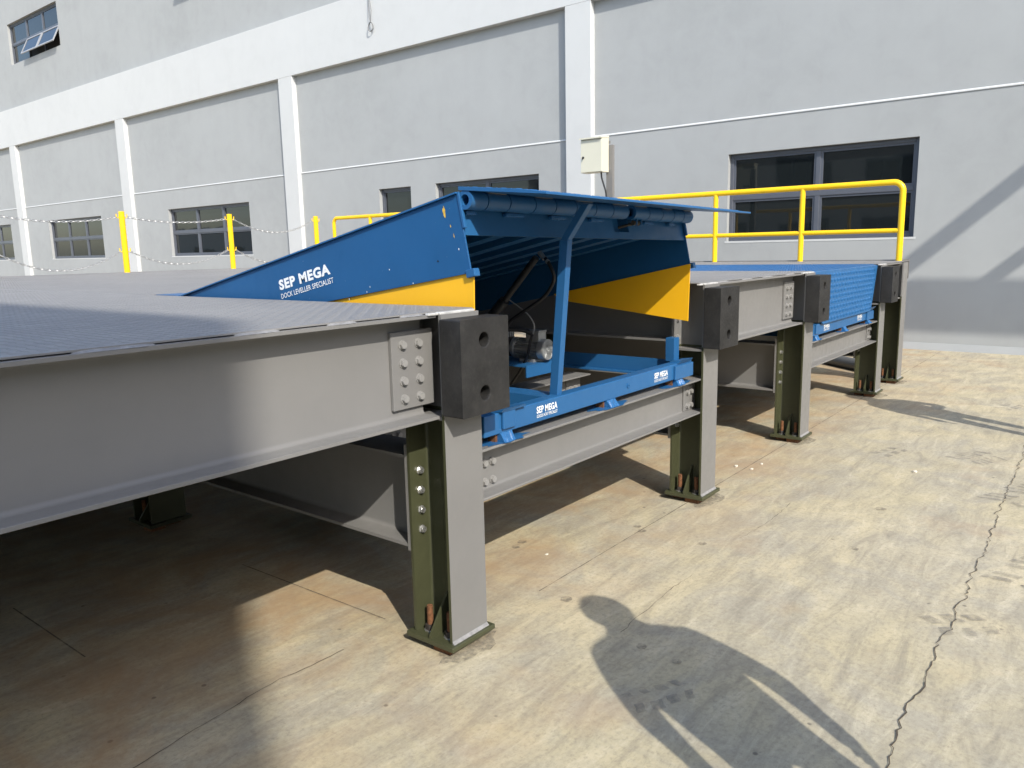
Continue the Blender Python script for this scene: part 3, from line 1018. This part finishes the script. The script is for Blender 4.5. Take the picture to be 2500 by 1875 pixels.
# lip drive bracket at the cut-out
b = MB()
for xa in (3.452, 3.498):
    b.hexa([LV(xa, SF + .01, -.006), LV(xa + .006, SF + .01, -.006), LV(xa + .006, SF + .055, -.006), LV(xa, SF + .055, -.006)],
           [LV(xa, SF + .012, -.098), LV(xa + .006, SF + .012, -.098), LV(xa + .006, SF + .034, -.098), LV(xa, SF + .034, -.098)])
part("lip_bracket", b, 'blue', lev)
part("lip_rod", MB().tube([LV(3.475, SF + .02, -.085), LV(3.36, SF - .12, -.10)], .007, 8).cyl((3.44, LV(3.475, SF + .02, -.085)[1], LV(3.475, SF + .02, -.085)[2]), 'x', .012, .075, 10), 'darksteel', lev)
# lip plate, its outer corners clipped, edges ground
y_h, y_f = PY - (SF + .004) * ct, 1.585
def LIP(x, e, h):
    """e 0 at the hinge, 1 at the front edge"""
    fz = PZ + SF * st_ + .006
    tw = .026 * (x - LX0) / (LX1 - LX0)
    return (x, y_h + (y_f - y_h) * e, fz - .036 * e + h - tw)
b = MB()
ol = [(LX0 + .0, 0), (LX1, 0), (LX1, .70), (LX1 - .03, 1.0), (LX0 + .004, 1.0), (LX0, .70)]
b.add([LIP(x, e, 0) for x, e in ol] + [LIP(x, e, .014 if e < .9 else .008) for x, e in ol],
      [(5, 4, 3, 2, 1, 0), (6, 7, 8, 9, 10, 11)] + [(i, (i + 1) % 6, 6 + (i + 1) % 6, 6 + i) for i in range(6)])
lip = part("lip_plate", b, 'blue', lev, bevel=.001, seg=1)
def lipplane(u, w_, h_):
    e = (w_ - y_h) / (y_f - y_h)
    base = .014 if e < .7 else .014 - .006 * (e - .7) / .3
    p_ = LIP(u, e, base + h_)
    return p_
treads([(LX0 + .01, LX1 - .01, y_f + .05, y_h - .01)], 0, "tread_bars", 'blue', lip, .034, .030, .011, .0024, lipplane)
# prop strut : square bar, cranked at the top
def bar(p0, p1, wx, wy):
    return [(p0[0] - wx, p0[1] - wy, p0[2]), (p0[0] + wx, p0[1] - wy, p0[2]), (p0[0] + wx, p0[1] + wy, p0[2]), (p0[0] - wx, p0[1] + wy, p0[2])], \
           [(p1[0] - wx, p1[1] - wy, p1[2]), (p1[0] + wx, p1[1] - wy, p1[2]), (p1[0] + wx, p1[1] + wy, p1[2]), (p1[0] - wx, p1[1] + wy, p1[2])]
b = MB()
p0, p1, p2 = (2.752, 1.945, .862), (2.765, 1.890, 1.535), (2.752, 1.775, 1.676)
b.hexa(*bar(p0, p1, .018, .021))
b.hexa(*bar((p1[0], p1[1], p1[2] - .0005), p2, .018, .019))
part("prop_strut", b, 'blue', lev, bevel=.002)
# base frame
FR0, FR1 = 2.212, 4.02
rail = part("frame_rail", MB().box(FR0, FR1, 1.90, 1.962, .784, .869), 'blue', lev, bevel=.004)
b = MB().box(FR1 - .045, FR1 - .038, 1.963, 4.02, .775, .866).box(FR1 - .095, FR1 - .0455, 1.963, 4.02, .775, .782)
part("frame_rail", b, 'blue', lev)
b = MB().box(FR0 + .038, FR0 + .045, 1.963, 4.02, .775, .866).box(FR0 + .0455, FR0 + .095, 1.963, 4.02, .775, .782)
part("frame_rail", b, 'blue', lev)
part("frame_rail", MB().box(2.70, 2.815, 1.963, 2.62, .855, .862).box(2.70, 2.707, 1.963, 2.62, .80, .8549), 'blue', lev)
part("frame_rail", MB().box(FR0 + .1, FR1 - .1, 3.95, 4.02, .775, .86), 'blue', lev)
part("frame_post", MB().box(3.935, 3.995, 1.966, 2.02, .862, .995), 'blue', lev, bevel=.002)
part("frame_post", MB().box(2.24, 2.30, 1.966, 2.02, .862, .995), 'blue', lev, bevel=.002)
part("frame_tab", MB().box(3.80, FR1 - .002, 1.888, 1.8995, .782, .858), 'blue', rail, bevel=.003)
part("frame_tab", MB().hexa([(3.84, 1.893, .868), (4.0, 1.893, .868), (4.0, 1.945, .8695), (3.84, 1.945, .8695)], [(3.845, 1.878, .885), (3.99, 1.878, .885), (4.0, 1.945, .876), (3.84, 1.945, .876)]), 'blue', rail)
part("frame_tab", MB().box(2.315, 2.395, 1.888, 1.8995, .800, .875), 'blue', rail, bevel=.003)
part("frame_tab", MB().hexa([(2.30, 1.885, .872), (2.46, 1.885, .872), (2.47, 1.945, .8695), (2.30, 1.945, .8695)], [(2.30, 1.875, .886), (2.45, 1.880, .884), (2.47, 1.945, .876), (2.30, 1.945, .876)]), 'blue', rail)
def foot(x, nm_parent):
    rn = random.Random(int(x * 100))
    n = 9
    vs, fs = [], []
    for k in range(n + 1):
        xx = x - .038 + .076 * k / n
        j = rn.uniform(-.004, .004)
        vs += [(xx, 1.915, .7495), (xx, 1.878 + j, .7495), (xx, 1.889 + j, .766 + rn.uniform(-.004, .004)), (xx, 1.9015, .786 + rn.uniform(-.004, .004)), (xx, 1.93, .79)]
        if k:
            b_ = 5 * k - 5
            fs += [(b_ + i, b_ + (i + 1) % 5, b_ + 5 + (i + 1) % 5, b_ + 5 + i) for i in range(5)]
    fs += [(0, 1, 2, 3, 4), tuple(5 * n + i for i in (4, 3, 2, 1, 0))]
    part("foot_block", MB().add(vs, fs), 'blueweld', nm_parent)
    part("foot_block", MB().box(x - .05, x + .05, 1.915, 1.955, .7492, .7845), 'rust', nm_parent)
    part("paint_overspray", blob(x, 1.925, .15, .7502, int(x * 7), 18, .36), 'blue', nm_parent)
for x in (2.345, 3.15, 3.86):
    foot(x, rail)
part("rail_ring", MB().pipe((3.31, 1.8955, .826), (3.31, 1.90, .826), .012, .006, 16), 'blue', rail)
for x0 in (2.55, 3.58):
    lettering("SEP MEGA", .150, .030, .0012, (x0, 1.90, .8205), (1, 0, 0), (0, 0, 1), rail, 'white', .030)
    lettering("GOODS HOIST SPECIALIST", .150, .0135, .0012, (x0, 1.90, .802), (1, 0, 0), (0, 0, 1), rail, 'white', .006)
# skirt lettering, parallel with the tilted deck
rdir = Vector(LV(LX0, 1.4, 0)) - Vector(LV(LX0, 0.9, 0))
udir = Vector(LV(LX0, 1, 0.1)) - Vector(LV(LX0, 1, 0))
lettering("SEP MEGA", .385, .048, .0015, LV(LX0, 0.925, -.142), rdir, udir, sk, 'white', .046)
lettering("DOCK LEVELLER SPECIALIST", .395, .0235, .0015, LV(LX0, 0.925, -.182), rdir, udir, sk, 'white', .006)
# hydraulic cylinder, hoses, safety chain, power pack
cyl = MB().tube([(3.05, 2.86, .86), (3.05, 2.46, 1.25)], .028, 14).tube([(3.05, 2.46, 1.25), (3.05, 2.26, 1.46)], .017, 12)
part("hydraulic_cylinder", cyl, 'black', lev, smooth=True)
def smoothpath(pts, n=8):
    out = []
    P = [Vector(q) for q in pts]
    P = [P[0] * 2 - P[1]] + P + [P[-1] * 2 - P[-2]]
    for i in range(1, len(P) - 2):
        for k in range(n):
            u = k / n
            a, b_, c_, d_ = P[i - 1], P[i], P[i + 1], P[i + 2]
            out.append(.5 * ((2 * b_) + (c_ - a) * u + (2 * a - 5 * b_ + 4 * c_ - d_) * u * u + (3 * b_ - a - 3 * c_ + d_) * u ** 3))
    out.append(P[-2])
    return out
X = 3.2
part("hydraulic_hose", MB().tube(smoothpath([(X, 2.342, 1.476), (X, 2.295, 1.432), (X, 2.262, 1.363), (X, 2.283, 1.307), (X, 2.339, 1.251), (X, 2.447, 1.188), (X, 2.541, 1.132), (X, 2.62, 1.06)]), .0095, 10), 'black', lev, smooth=True)
part("hose_fitting", MB().tube([(X, 2.350, 1.484), (X, 2.335, 1.468), (X, 2.318, 1.452)], .013, 8).tube([(X, 2.306, 1.442), (X, 2.296, 1.434)], .012, 10), 'alu', lev)
part("safety_cable", MB().tube(smoothpath([(X, 2.582, 1.257), (X, 2.462, 1.19), (X, 2.413, 1.151), (X, 2.39, 1.11), (X, 2.398, 1.067)]), .0035, 6), 'chain', lev, smooth=True)
part("power_cable", MB().tube(smoothpath([(X, 2.405, 1.06), (X, 2.421, 1.02), (X, 2.437, .953), (X, 2.482, .875), (X, 2.56, .788), (X, 2.64, .76)]), .0075, 8), 'black', lev, smooth=True)
# motor, axis along Y, fan cover facing the dock front
mx, my, mz, mr = 3.275, 2.36, .980, .054
mt = MB()
mt.cyl((mx, my + .03, mz), 'y', mr * .86, .17, 24)
for k in range(22):
    a = 2 * math.pi * k / 22
    ca, sa = math.cos(a), math.sin(a)
    u0, u1, hw = mr * .85, mr * 1.02, .0016
    q = [(mx + ca * u0 - sa * hw, mz + sa * u0 + ca * hw), (mx + ca * u1 - sa * hw, mz + sa * u1 + ca * hw), (mx + ca * u1 + sa * hw, mz + sa * u1 - ca * hw), (mx + ca * u0 + sa * hw, mz + sa * u0 - ca * hw)]
    mt.prism(q, 'y', my + .045, my + .185)
mt.cyl((mx, my + .195, mz), 'y', mr * 1.05, .018, 24)
motor = part("motor", mt, 'alu', lev, smooth=True)
fc = MB().cyl((mx, my, mz), 'y', mr * 1.02, .038, 28).pipe((mx, my - .004, mz), (mx, my, mz), mr * .98, mr * .9, 28).pipe((mx, my - .003, mz), (mx, my, mz), mr * .22, mr * .12, 16)
for k in range(24):
    a = 2 * math.pi * k / 24
    ca, sa = math.cos(a), math.sin(a)
    q = [(mx + ca * u - sa * hw, mz + sa * u + ca * hw) for u, hw in ((mr * .3, .0009), (mr * .82, .0013), (mr * .82, -.0013), (mr * .3, -.0009))]
    fc.prism(q, 'y', my - .0025, my)
part("fan_cover", fc, 'alu', motor, smooth=True)
tb = MB().box(mx - .032, mx + .034, my + .035, my + .12, mz + mr * .8, mz + mr + .038).box(mx - .036, mx + .038, my + .031, my + .124, mz + mr + .038, mz + mr + .046)
part("terminal_box", tb, 'alu', motor, bevel=.002)
part("motor_foot", MB().box(mx - .05, mx + .05, my + .06, my + .15, mz - mr - .012, mz - mr + .004), 'alu', motor)
pp = MB().cyl((mx, my + .213, mz), 'y', .05, .05, 18).box(mx - .055, mx + .055, my + .263, my + .36, mz - .05, mz + .055).box(mx - .02, mx + .03, my + .25, my + .30, mz + .05, mz + .09)
part("pump_block", pp, 'darksteel', lev, bevel=.002)
vb = MB()
for i_ in range(4):
    vb.cyl((mx - .058, my + .275 + i_ * .02, mz + .03 - .025 * i_), 'x', .008, -.02, 8)
    vb.cyl((mx - .03 + i_ * .018, my + .255, mz + .055), 'z', .007, .03 + .008 * (i_ % 2), 8)
part("valve", vb, 'alu', lev)
part("oil_tank", MB().box(mx - .12, mx + .10, my + .362, my + .62, mz - .09, mz + .07), 'black', lev, bevel=.006)
part("pack_shelf", MB().box(mx - .16, mx + .12, my + .02, my + .64, mz - mr - .022, mz - mr - .0125).box(mx - .16, mx + .12, my + .02, my + .026, mz - mr - .075, mz - mr - .0225), 'blue', lev)
part("black_sleeve", MB().tube(smoothpath([(mx - .02, my + .07, mz + .075), (mx - .05, my + .12, mz + .10), (mx - .10, my + .20, mz + .105), (mx - .16, my + .26, mz + .08)]), .012, 10), 'black', lev, smooth=True)

# ------------------------------------------------------------------ lowered dock leveller
l2 = empty("dock_leveller", (7.05, 3.0, .75), "lowered blue tread plate leveller lying flush, its lip hanging down", "dock leveller")
AX0, AX1 = 6.075, 8.02
d2_ = part("deck_plate", MB().box(AX0, AX1, 1.935, 4.295, DZ - .008, DZ - .001), 'blue', l2)
treads([(AX0 + .01, AX1 - .01, 1.95, 4.28)], DZ - .001, "tread_bars", 'blue', d2_, .034, .03, .011, .0017)
part("side_skirt", MB().box(AX0 + .01, AX0 + .016, 1.95, 4.05, 1.0, DZ - .009), 'blueskirt', l2)
part("side_skirt", MB().box(AX1 - .016, AX1 - .01, 1.95, 4.05, 1.0, DZ - .009), 'blueskirt', l2)
part("hinge_tube", MB().tube([(AX0, 1.925, DZ - .03), (AX1, 1.925, DZ - .03)], .024, 16), 'blue', l2, smooth=True)
def HL(x, e, o_):
    """hanging lip, e 0 at hinge .. 1 bottom, o_ out of plane towards the front"""
    return (x, 1.912 - .020 * e - o_, DZ - .012 - .415 * e)
ol = [(AX0 + .005, 0), (AX1 - .005, 0), (AX1 - .24, .97), (AX1 - .27, 1.0), (AX0 + .27, 1.0), (AX0 + .24, .97)]
b = MB().add([HL(x, e, 0) for x, e in ol] + [HL(x, e, .014) for x, e in ol], [(0, 1, 2, 3, 4, 5), (11, 10, 9, 8, 7, 6)] + [(i, (i + 1) % 6, 6 + (i + 1) % 6, 6 + i) for i in range(6)])
lp2 = part("lip_plate", b, 'blue', l2, bevel=.0015, seg=1)
def lp2plane(u, w_, h_):
    return HL(u, w_ / .415, .014 + h_)
treads([(AX0 + .10, AX1 - .10, .015, .145), (AX0 + .16, AX1 - .16, .145, .275), (AX0 + .23, AX1 - .23, .275, .408)], 0, "tread_bars", 'blue', lp2, .043, .040, .017, .0058, lp2plane, 72)
rl2 = part("frame_rail", MB().box(6.09, 7.93, 1.90, 1.962, .784, .869), 'blue', l2, bevel=.004)
part("frame_rail", MB().box(7.87, 7.877, 1.963, 4.02, .775, .866), 'blue', l2)
part("frame_rail", MB().box(6.14, 6.147, 1.963, 4.02, .775, .866), 'blue', l2)
for x in (6.25, 7.02, 7.78):
    foot(x, rl2)
part("frame_tab", MB().box(7.70, 7.928, 1.888, 1.8995, .782, .858), 'blue', rl2, bevel=.003)
part("frame_tab", MB().hexa([(7.72, 1.893, .868), (7.9, 1.893, .868), (7.9, 1.945, .8695), (7.72, 1.945, .8695)], [(7.73, 1.860, .905), (7.89, 1.860, .905), (7.9, 1.945, .876), (7.72, 1.945, .876)]), 'blue', rl2)
part("frame_tab", MB().box(6.20, 6.28, 1.888, 1.8995, .80, .875), 'blue', rl2, bevel=.003)
for x0 in (6.43, 7.41):
    lettering("SEP MEGA", .150, .030, .0012, (x0, 1.90, .8205), (1, 0, 0), (0, 0, 1), rl2, 'white', .030)
    lettering("GOODS HOIST SPECIALIST", .150, .0135, .0012, (x0, 1.90, .802), (1, 0, 0), (0, 0, 1), rl2, 'white', .006)

# ------------------------------------------------------------------ yellow handrail, chain posts, chains
hr = empty("handrail", (9.3, 6.5, DZ), "yellow tubular handrail along the dock side facing the warehouse", "handrail")
HX, HT_, HM, HR_ = 9.30, 2.128, 1.617, .032
Y0, Y1 = 1.993, 11.45
rb = .10
path = [(HX, Y0, DZ), (HX, Y0, HT_ - rb)]
for k in range(1, 9):
    a = math.pi / 2 * k / 8
    path.append((HX, Y0 + rb - rb * math.cos(a), HT_ - rb + rb * math.sin(a)))
for k in range(1, 9):
    a = math.pi / 2 * k / 8
    path.append((HX, Y1 - rb + rb * math.sin(a), HT_ - rb + rb * math.cos(a)))
path.append((HX, Y1, DZ))
part("top_rail", MB().tube(path, HR_, 16), 'rail', hr, smooth=True)
part("mid_rail", MB().tube([(HX, Y0 + .02, HM), (HX, Y1 - .02, HM)], .0255, 14), 'rail', hr, smooth=True)
for k in range(1, 9):
    y = Y0 + (Y1 - Y0) * k / 9 * 1.008
    part("post", MB().tube([(HX, y, DZ), (HX, y, HT_ - .012)], .030, 14), 'rail', hr, smooth=True)

CPX = [3.69, 5.38, 7.07, 8.74]
CY = 11.25
posts = []
PLAB = ["yellow chain post at the far end of the chained edge, away from the handrail", "yellow chain post standing in front of a white pilaster",
        "yellow chain post standing in front of a six-pane window", "yellow chain post right beside the end of the yellow handrail"]
for x, lb_ in zip(CPX, PLAB):
    o = empty("chain_post", (x, CY, DZ), lb_, "post", "yellow chain posts on the deck")
    part("tube", MB().tube([(x, CY, DZ), (x, CY, 2.145)], .040, 16), 'rail', o, smooth=True)
    for zz in (2.075, 1.60):
        for s in (-1, 1):
            hk = [(x + s * .036, CY, zz - .01), (x + s * .058, CY, zz - .018), (x + s * .072, CY, zz - .005), (x + s * .076, CY, zz + .035)]
            part("hook", MB().tube(smoothpath(hk, 4), .007, 6), 'rail', o, smooth=True)
def chain(xa, xb, z, sag, label):
    L, Wl, wr = .062, .034, .0056
    n = int((xb - xa) / (L * .74))
    b = MB()
    for i in range(n):
        u = (i + .5) / n
        def pos(q):
            return Vector((xa + (xb - xa) * q, CY, z - sag * (1 - (2 * q - 1) ** 2)))
        c = pos(u)
        d = (pos(min(1, u + .01)) - pos(max(0, u - .01))).normalized()
        sd = Vector((0, 1, 0)) if i % 2 else d.cross(Vector((0, 1, 0)))
        sd = (sd * .9 + (d.cross(Vector((0, 1, 0))) if i % 2 else Vector((0, 1, 0))) * .35).normalized()
        pts = []
        for k in range(11):
            a = 2 * math.pi * k / 10
            pts.append(c + d * (math.cos(a) * (L / 2 - wr)) + sd * (math.sin(a) * (Wl / 2 - wr)))
        b.tube(pts, wr, 5, False)
    tag(part("chain", b, 'chain', None, smooth=True), label, "chain", "chains hung between the yellow posts")
cp = sorted(CPX)
sags = {0: (.075, .245), 1: (.062, .20), 2: (.20, .23)}
SPAN = ["running off to the post away from the handrail", "between the pilaster post and the window post", "between the window post and the handrail post"]
for i in range(3):
    chain(cp[i] + .065, cp[i + 1] - .065, 2.068, sags[i][0], "upper galvanised chain " + SPAN[i])
    chain(cp[i] + .065, cp[i + 1] - .065, 1.592, sags[i][1], "lower galvanised chain " + SPAN[i])

# ------------------------------------------------------------------ control box on a post
cb = empty("control_box", (9.5, 5.9, DZ), "cream electrical box on a grey post behind the raised leveller", "electrical box")
bx0, bx1, by0, by1, bz0, bz1 = 9.35, 9.53, 5.79, 6.135, 2.525, 2.99
part("cabinet", MB().box(bx0 + .012, bx1, by0, by1, bz0, bz1), 'cream', cb, bevel=.004)
dr = part("door", MB().box(bx0, bx0 + .0115, by0 + .006, by1 - .003, bz0 + .006, bz1 - .03), 'cream', cb, bevel=.003)
part("lid", MB().hexa([(bx0 - .03, by0 - .004, bz1 - .022), (bx1 + .002, by0 - .004, bz1 + .0005), (bx1 + .002, by1 + .004, bz1 + .0005), (bx0 - .03, by1 + .004, bz1 - .022)],
                      [(bx0 - .03, by0 - .004, bz1 - .002), (bx1 + .002, by0 - .004, bz1 + .022), (bx1 + .002, by1 + .004, bz1 + .022), (bx0 - .03, by1 + .004, bz1 - .002)]), 'cream', cb)
part("lock", MB().cyl((bx0, by1 - .045, bz0 + .205), 'x', .015, -.014, 14).box(bx0 - .022, bx0 - .012, by1 - .050, by1 - .040, bz0 + .178, bz0 + .212), 'black', dr)
part("post", MB().box(bx1 + .006, bx1 + .012, by0 - .055, by0 + .045, DZ - .2, bz1 - .1).box(bx1 + .0125, bx1 + .06, by0 - .055, by0 - .049, DZ - .2, bz1 - .1).box(bx1 + .0125, bx1 + .06, by0 + .039, by0 + .045, DZ - .2, bz1 - .1), 'grey', cb)
for zz in (bz0 + .03, bz1 - .085):
    part("bracket", MB().box(bx1 + .0005, bx1 + .0055, by0 - .025, by0 + .2, zz, zz + .04), 'grey', cb)
part("cable", MB().tube(smoothpath([(9.46, 5.87, bz0), (9.46, 5.86, 2.45), (9.46, 5.83, 2.36), (9.46, 5.795, 2.25), (9.46, 5.785, 2.1), (9.46, 5.785, 1.7), (9.46, 5.785, 1.2)]), .012, 8), 'black', cb, smooth=True)

# drain pipe lying on the ground behind the far column
tag(part("drain_pipe", MB().tube([(9.45, 2.2, .07), (10.6, 3.6, .07)], .07, 18), 'pvc', None, smooth=True), "dark grey pipe lying on the ground behind the far columns", "pipe")

# ------------------------------------------------------------------ people standing just outside the picture
M['skin'] = paint("skin", (0.33, 0.19, 0.12), 0.5, 0.06, 6, 0.1)
M['hair'] = paint("black hair", (0.012, 0.010, 0.009), 0.5, 0.2, 40, 0.6)
M['shirtA'] = paint("navy shirt", (0.03, 0.045, 0.09), 0.8, 0.12, 12, 0.4)
M['shirtB'] = paint("grey shirt", (0.20, 0.20, 0.21), 0.8, 0.12, 12, 0.4)
M['trousers'] = paint("dark trousers", (0.022, 0.022, 0.026), 0.85, 0.12, 12, 0.4)
M['shoe'] = paint("black shoes", (0.012, 0.011, 0.010), 0.5, 0.1, 12, 0.2)
M['eye'] = paint("eye white", (0.6, 0.58, 0.55), 0.3, 0.02, 5, 0)

def person(loc, rz, label, shirt, elbowR, wristR, elbowL, wristL):
    J, E, RAD = [], [], []
    def jv(p_, r, par=None):
        J.append(Vector(p_)); RAD.append(r if isinstance(r, tuple) else (r, r))
        if par is not None:
            E.append((par, len(J) - 1))
        return len(J) - 1
    pel = jv((0, 0, .95), (.205, .14))
    sp = jv((0, .0, 1.12), (.208, .14), pel)
    ch = jv((0, -.01, 1.32), (.215, .14), sp)
    ub = jv((0, -.01, 1.435), (.155, .11), ch)
    nk = jv((0, 0, 1.51), .080, ub)
    h1 = jv((0, .015, 1.555), (.080, .086), nk)
    h2 = jv((0, .015, 1.63), (.095, .105), h1)
    h3 = jv((0, .008, 1.685), (.060, .075), h2)
    for s, el, wr in ((1, elbowR, wristR), (-1, elbowL, wristL)):
        sh = jv((s * .185, -.01, 1.40), .068, ch)
        e_ = jv(el, .054, sh)
        w_ = jv(wr, .029, e_)
        d = (Vector(wr) - Vector(el)).normalized()
        pm = Vector(wr) + d * .07
        side = d.cross(Vector((s, 0, 0)))
        side = side.normalized() if side.length > .1 else Vector((0, 1, 0))
        pa = jv(pm, (.036, .018), w_)
        for k, fl in zip((-1.5, -.5, .5, 1.5), (.062, .075, .08, .068)):
            b0 = jv(pm + d * .03 + side * k * .019, .0095, pa)
            b1 = jv(pm + d * (.03 + fl * .55) + side * k * .020 + Vector((-s, 0, 0)) * .006, .0085, b0)
            jv(pm + d * (.03 + fl) + side * k * .020 + Vector((-s, 0, 0)) * .022, .007, b1)
        t0 = jv(Vector(wr) + d * .035 + side * .034, .011, w_)
        jv(Vector(wr) + d * .085 + side * .052, .009, t0)
        hp = jv((s * .092, 0, .87), .088, pel)
        kn = jv((s * .105, .012, .49), .058, hp)
        an = jv((s * .112, -.01, .10), .042, kn)
        ft = jv((s * .122, .06, .050), (.045, .040), an)
        jv((s * .135, .17, .036), (.040, .028), ft)
    me = bpy.data.meshes.new("body")
    me.from_pydata([tuple(v_) for v_ in J], E, [])
    ob = bpy.data.objects.new("tmp_body", me)
    col.objects.link(ob)
    ob.modifiers.new("skin", 'SKIN')
    bm = bmesh.new(); bm.from_mesh(me)
    lay = bm.verts.layers.skin.verify()
    bm.verts.ensure_lookup_table()
    for i, v_ in enumerate(bm.verts):
        v_[lay].radius = RAD[i]
        v_[lay].use_root = (i == 0)
    bm.to_mesh(me); bm.free()
    sb = ob.modifiers.new("sub", 'SUBSURF'); sb.levels = 2; sb.render_levels = 2
    dg = bpy.context.evaluated_depsgraph_get()
    dg.update()
    bod = bpy.data.meshes.new_from_object(ob.evaluated_get(dg))
    bpy.data.objects.remove(ob)
    bod.materials.clear()
    for q in ('skin', shirt, 'trousers', 'shoe'):
        bod.materials.append(M[q])
    for q in bod.polygons:
        c = q.center
        arm = abs(c.x) > .2 and c.z > .5
        q.use_smooth = True
        q.material_index = 3 if c.z < .085 else (1 if (c.z < 1.485 and c.z > .90 and (not arm or c.z > 1.17)) else (2 if (c.z <= .90 and not arm) else 0))
    root = empty("person", loc, label, "person")
    root.rotation_euler = (0, 0, rz)
    b_ = put("body", bod, root, loc)
    # hair cap
    hm = MB()
    vs, fs = [], []
    nn, mm = 18, 8
    for j in range(mm + 1):
        ph = math.pi * .62 * j / mm
        for k in range(nn):
            a = 2 * math.pi * k / nn
            front = max(0, math.sin(a))
            pp_ = ph * (1 - .35 * front)
            vs.append((loc[0] + .099 * math.sin(pp_) * math.cos(a), loc[1] + .0 + .110 * math.sin(pp_) * math.sin(a), loc[2] + 1.625 + .098 * math.cos(pp_)))
    for j in range(mm):
        for k in range(nn):
            fs.append((j * nn + k, j * nn + (k + 1) % nn, (j + 1) * nn + (k + 1) % nn, (j + 1) * nn + k))
    hm.add(vs, fs)
    part("hair", hm, 'hair', root, smooth=True, loc=loc)
    for s in (-1, 1):
        f = MB()
        f.tube([(loc[0] + s * .032, loc[1] + .085, loc[2] + 1.625), (loc[0] + s * .032, loc[1] + .100, loc[2] + 1.625)], .012, 10)
        part("eye", f, 'eye', root, loc=loc)
    f = MB().tube([(loc[0], loc[1] + .09, loc[2] + 1.625), (loc[0], loc[1] + .118, loc[2] + 1.59), (loc[0], loc[1] + .09, loc[2] + 1.583)], .011, 8)
    part("nose", f, 'skin', root, smooth=True, loc=loc)
    for s in (-1, 1):
        f = MB()
        f.tube([(loc[0] + s * .080, loc[1] + .01, loc[2] + 1.645), (loc[0] + s * .092, loc[1] + .0, loc[2] + 1.62), (loc[0] + s * .082, loc[1] + .01, loc[2] + 1.58)], .012, 8)
        part("ear", f, 'skin', root, smooth=True, loc=loc)
    f = MB().tube([(loc[0] - .025, loc[1] + .088, loc[2] + 1.545), (loc[0], loc[1] + .098, loc[2] + 1.543), (loc[0] + .025, loc[1] + .088, loc[2] + 1.545)], .007, 6)
    part("mouth", f, 'skin', root, smooth=True, loc=loc)
    return root
azm = math.atan2(-0.545, 1.0)                  # body faces along the light
person((1.61, -.24, 0), azm, "person in a navy shirt standing with arms hanging slightly out", 'shirtA',
       (.265, -.02, 1.10), (.238, .03, .83), (-.252, -.02, 1.10), (-.248, .02, .83))
person((6.97, .14, 0), azm + .2, "person in a grey shirt standing with one hand on the hip", 'shirtB',
       (.30, -.05, 1.13), (.17, .05, 1.0), (-.24, -.02, 1.11), (-.235, .05, .84))
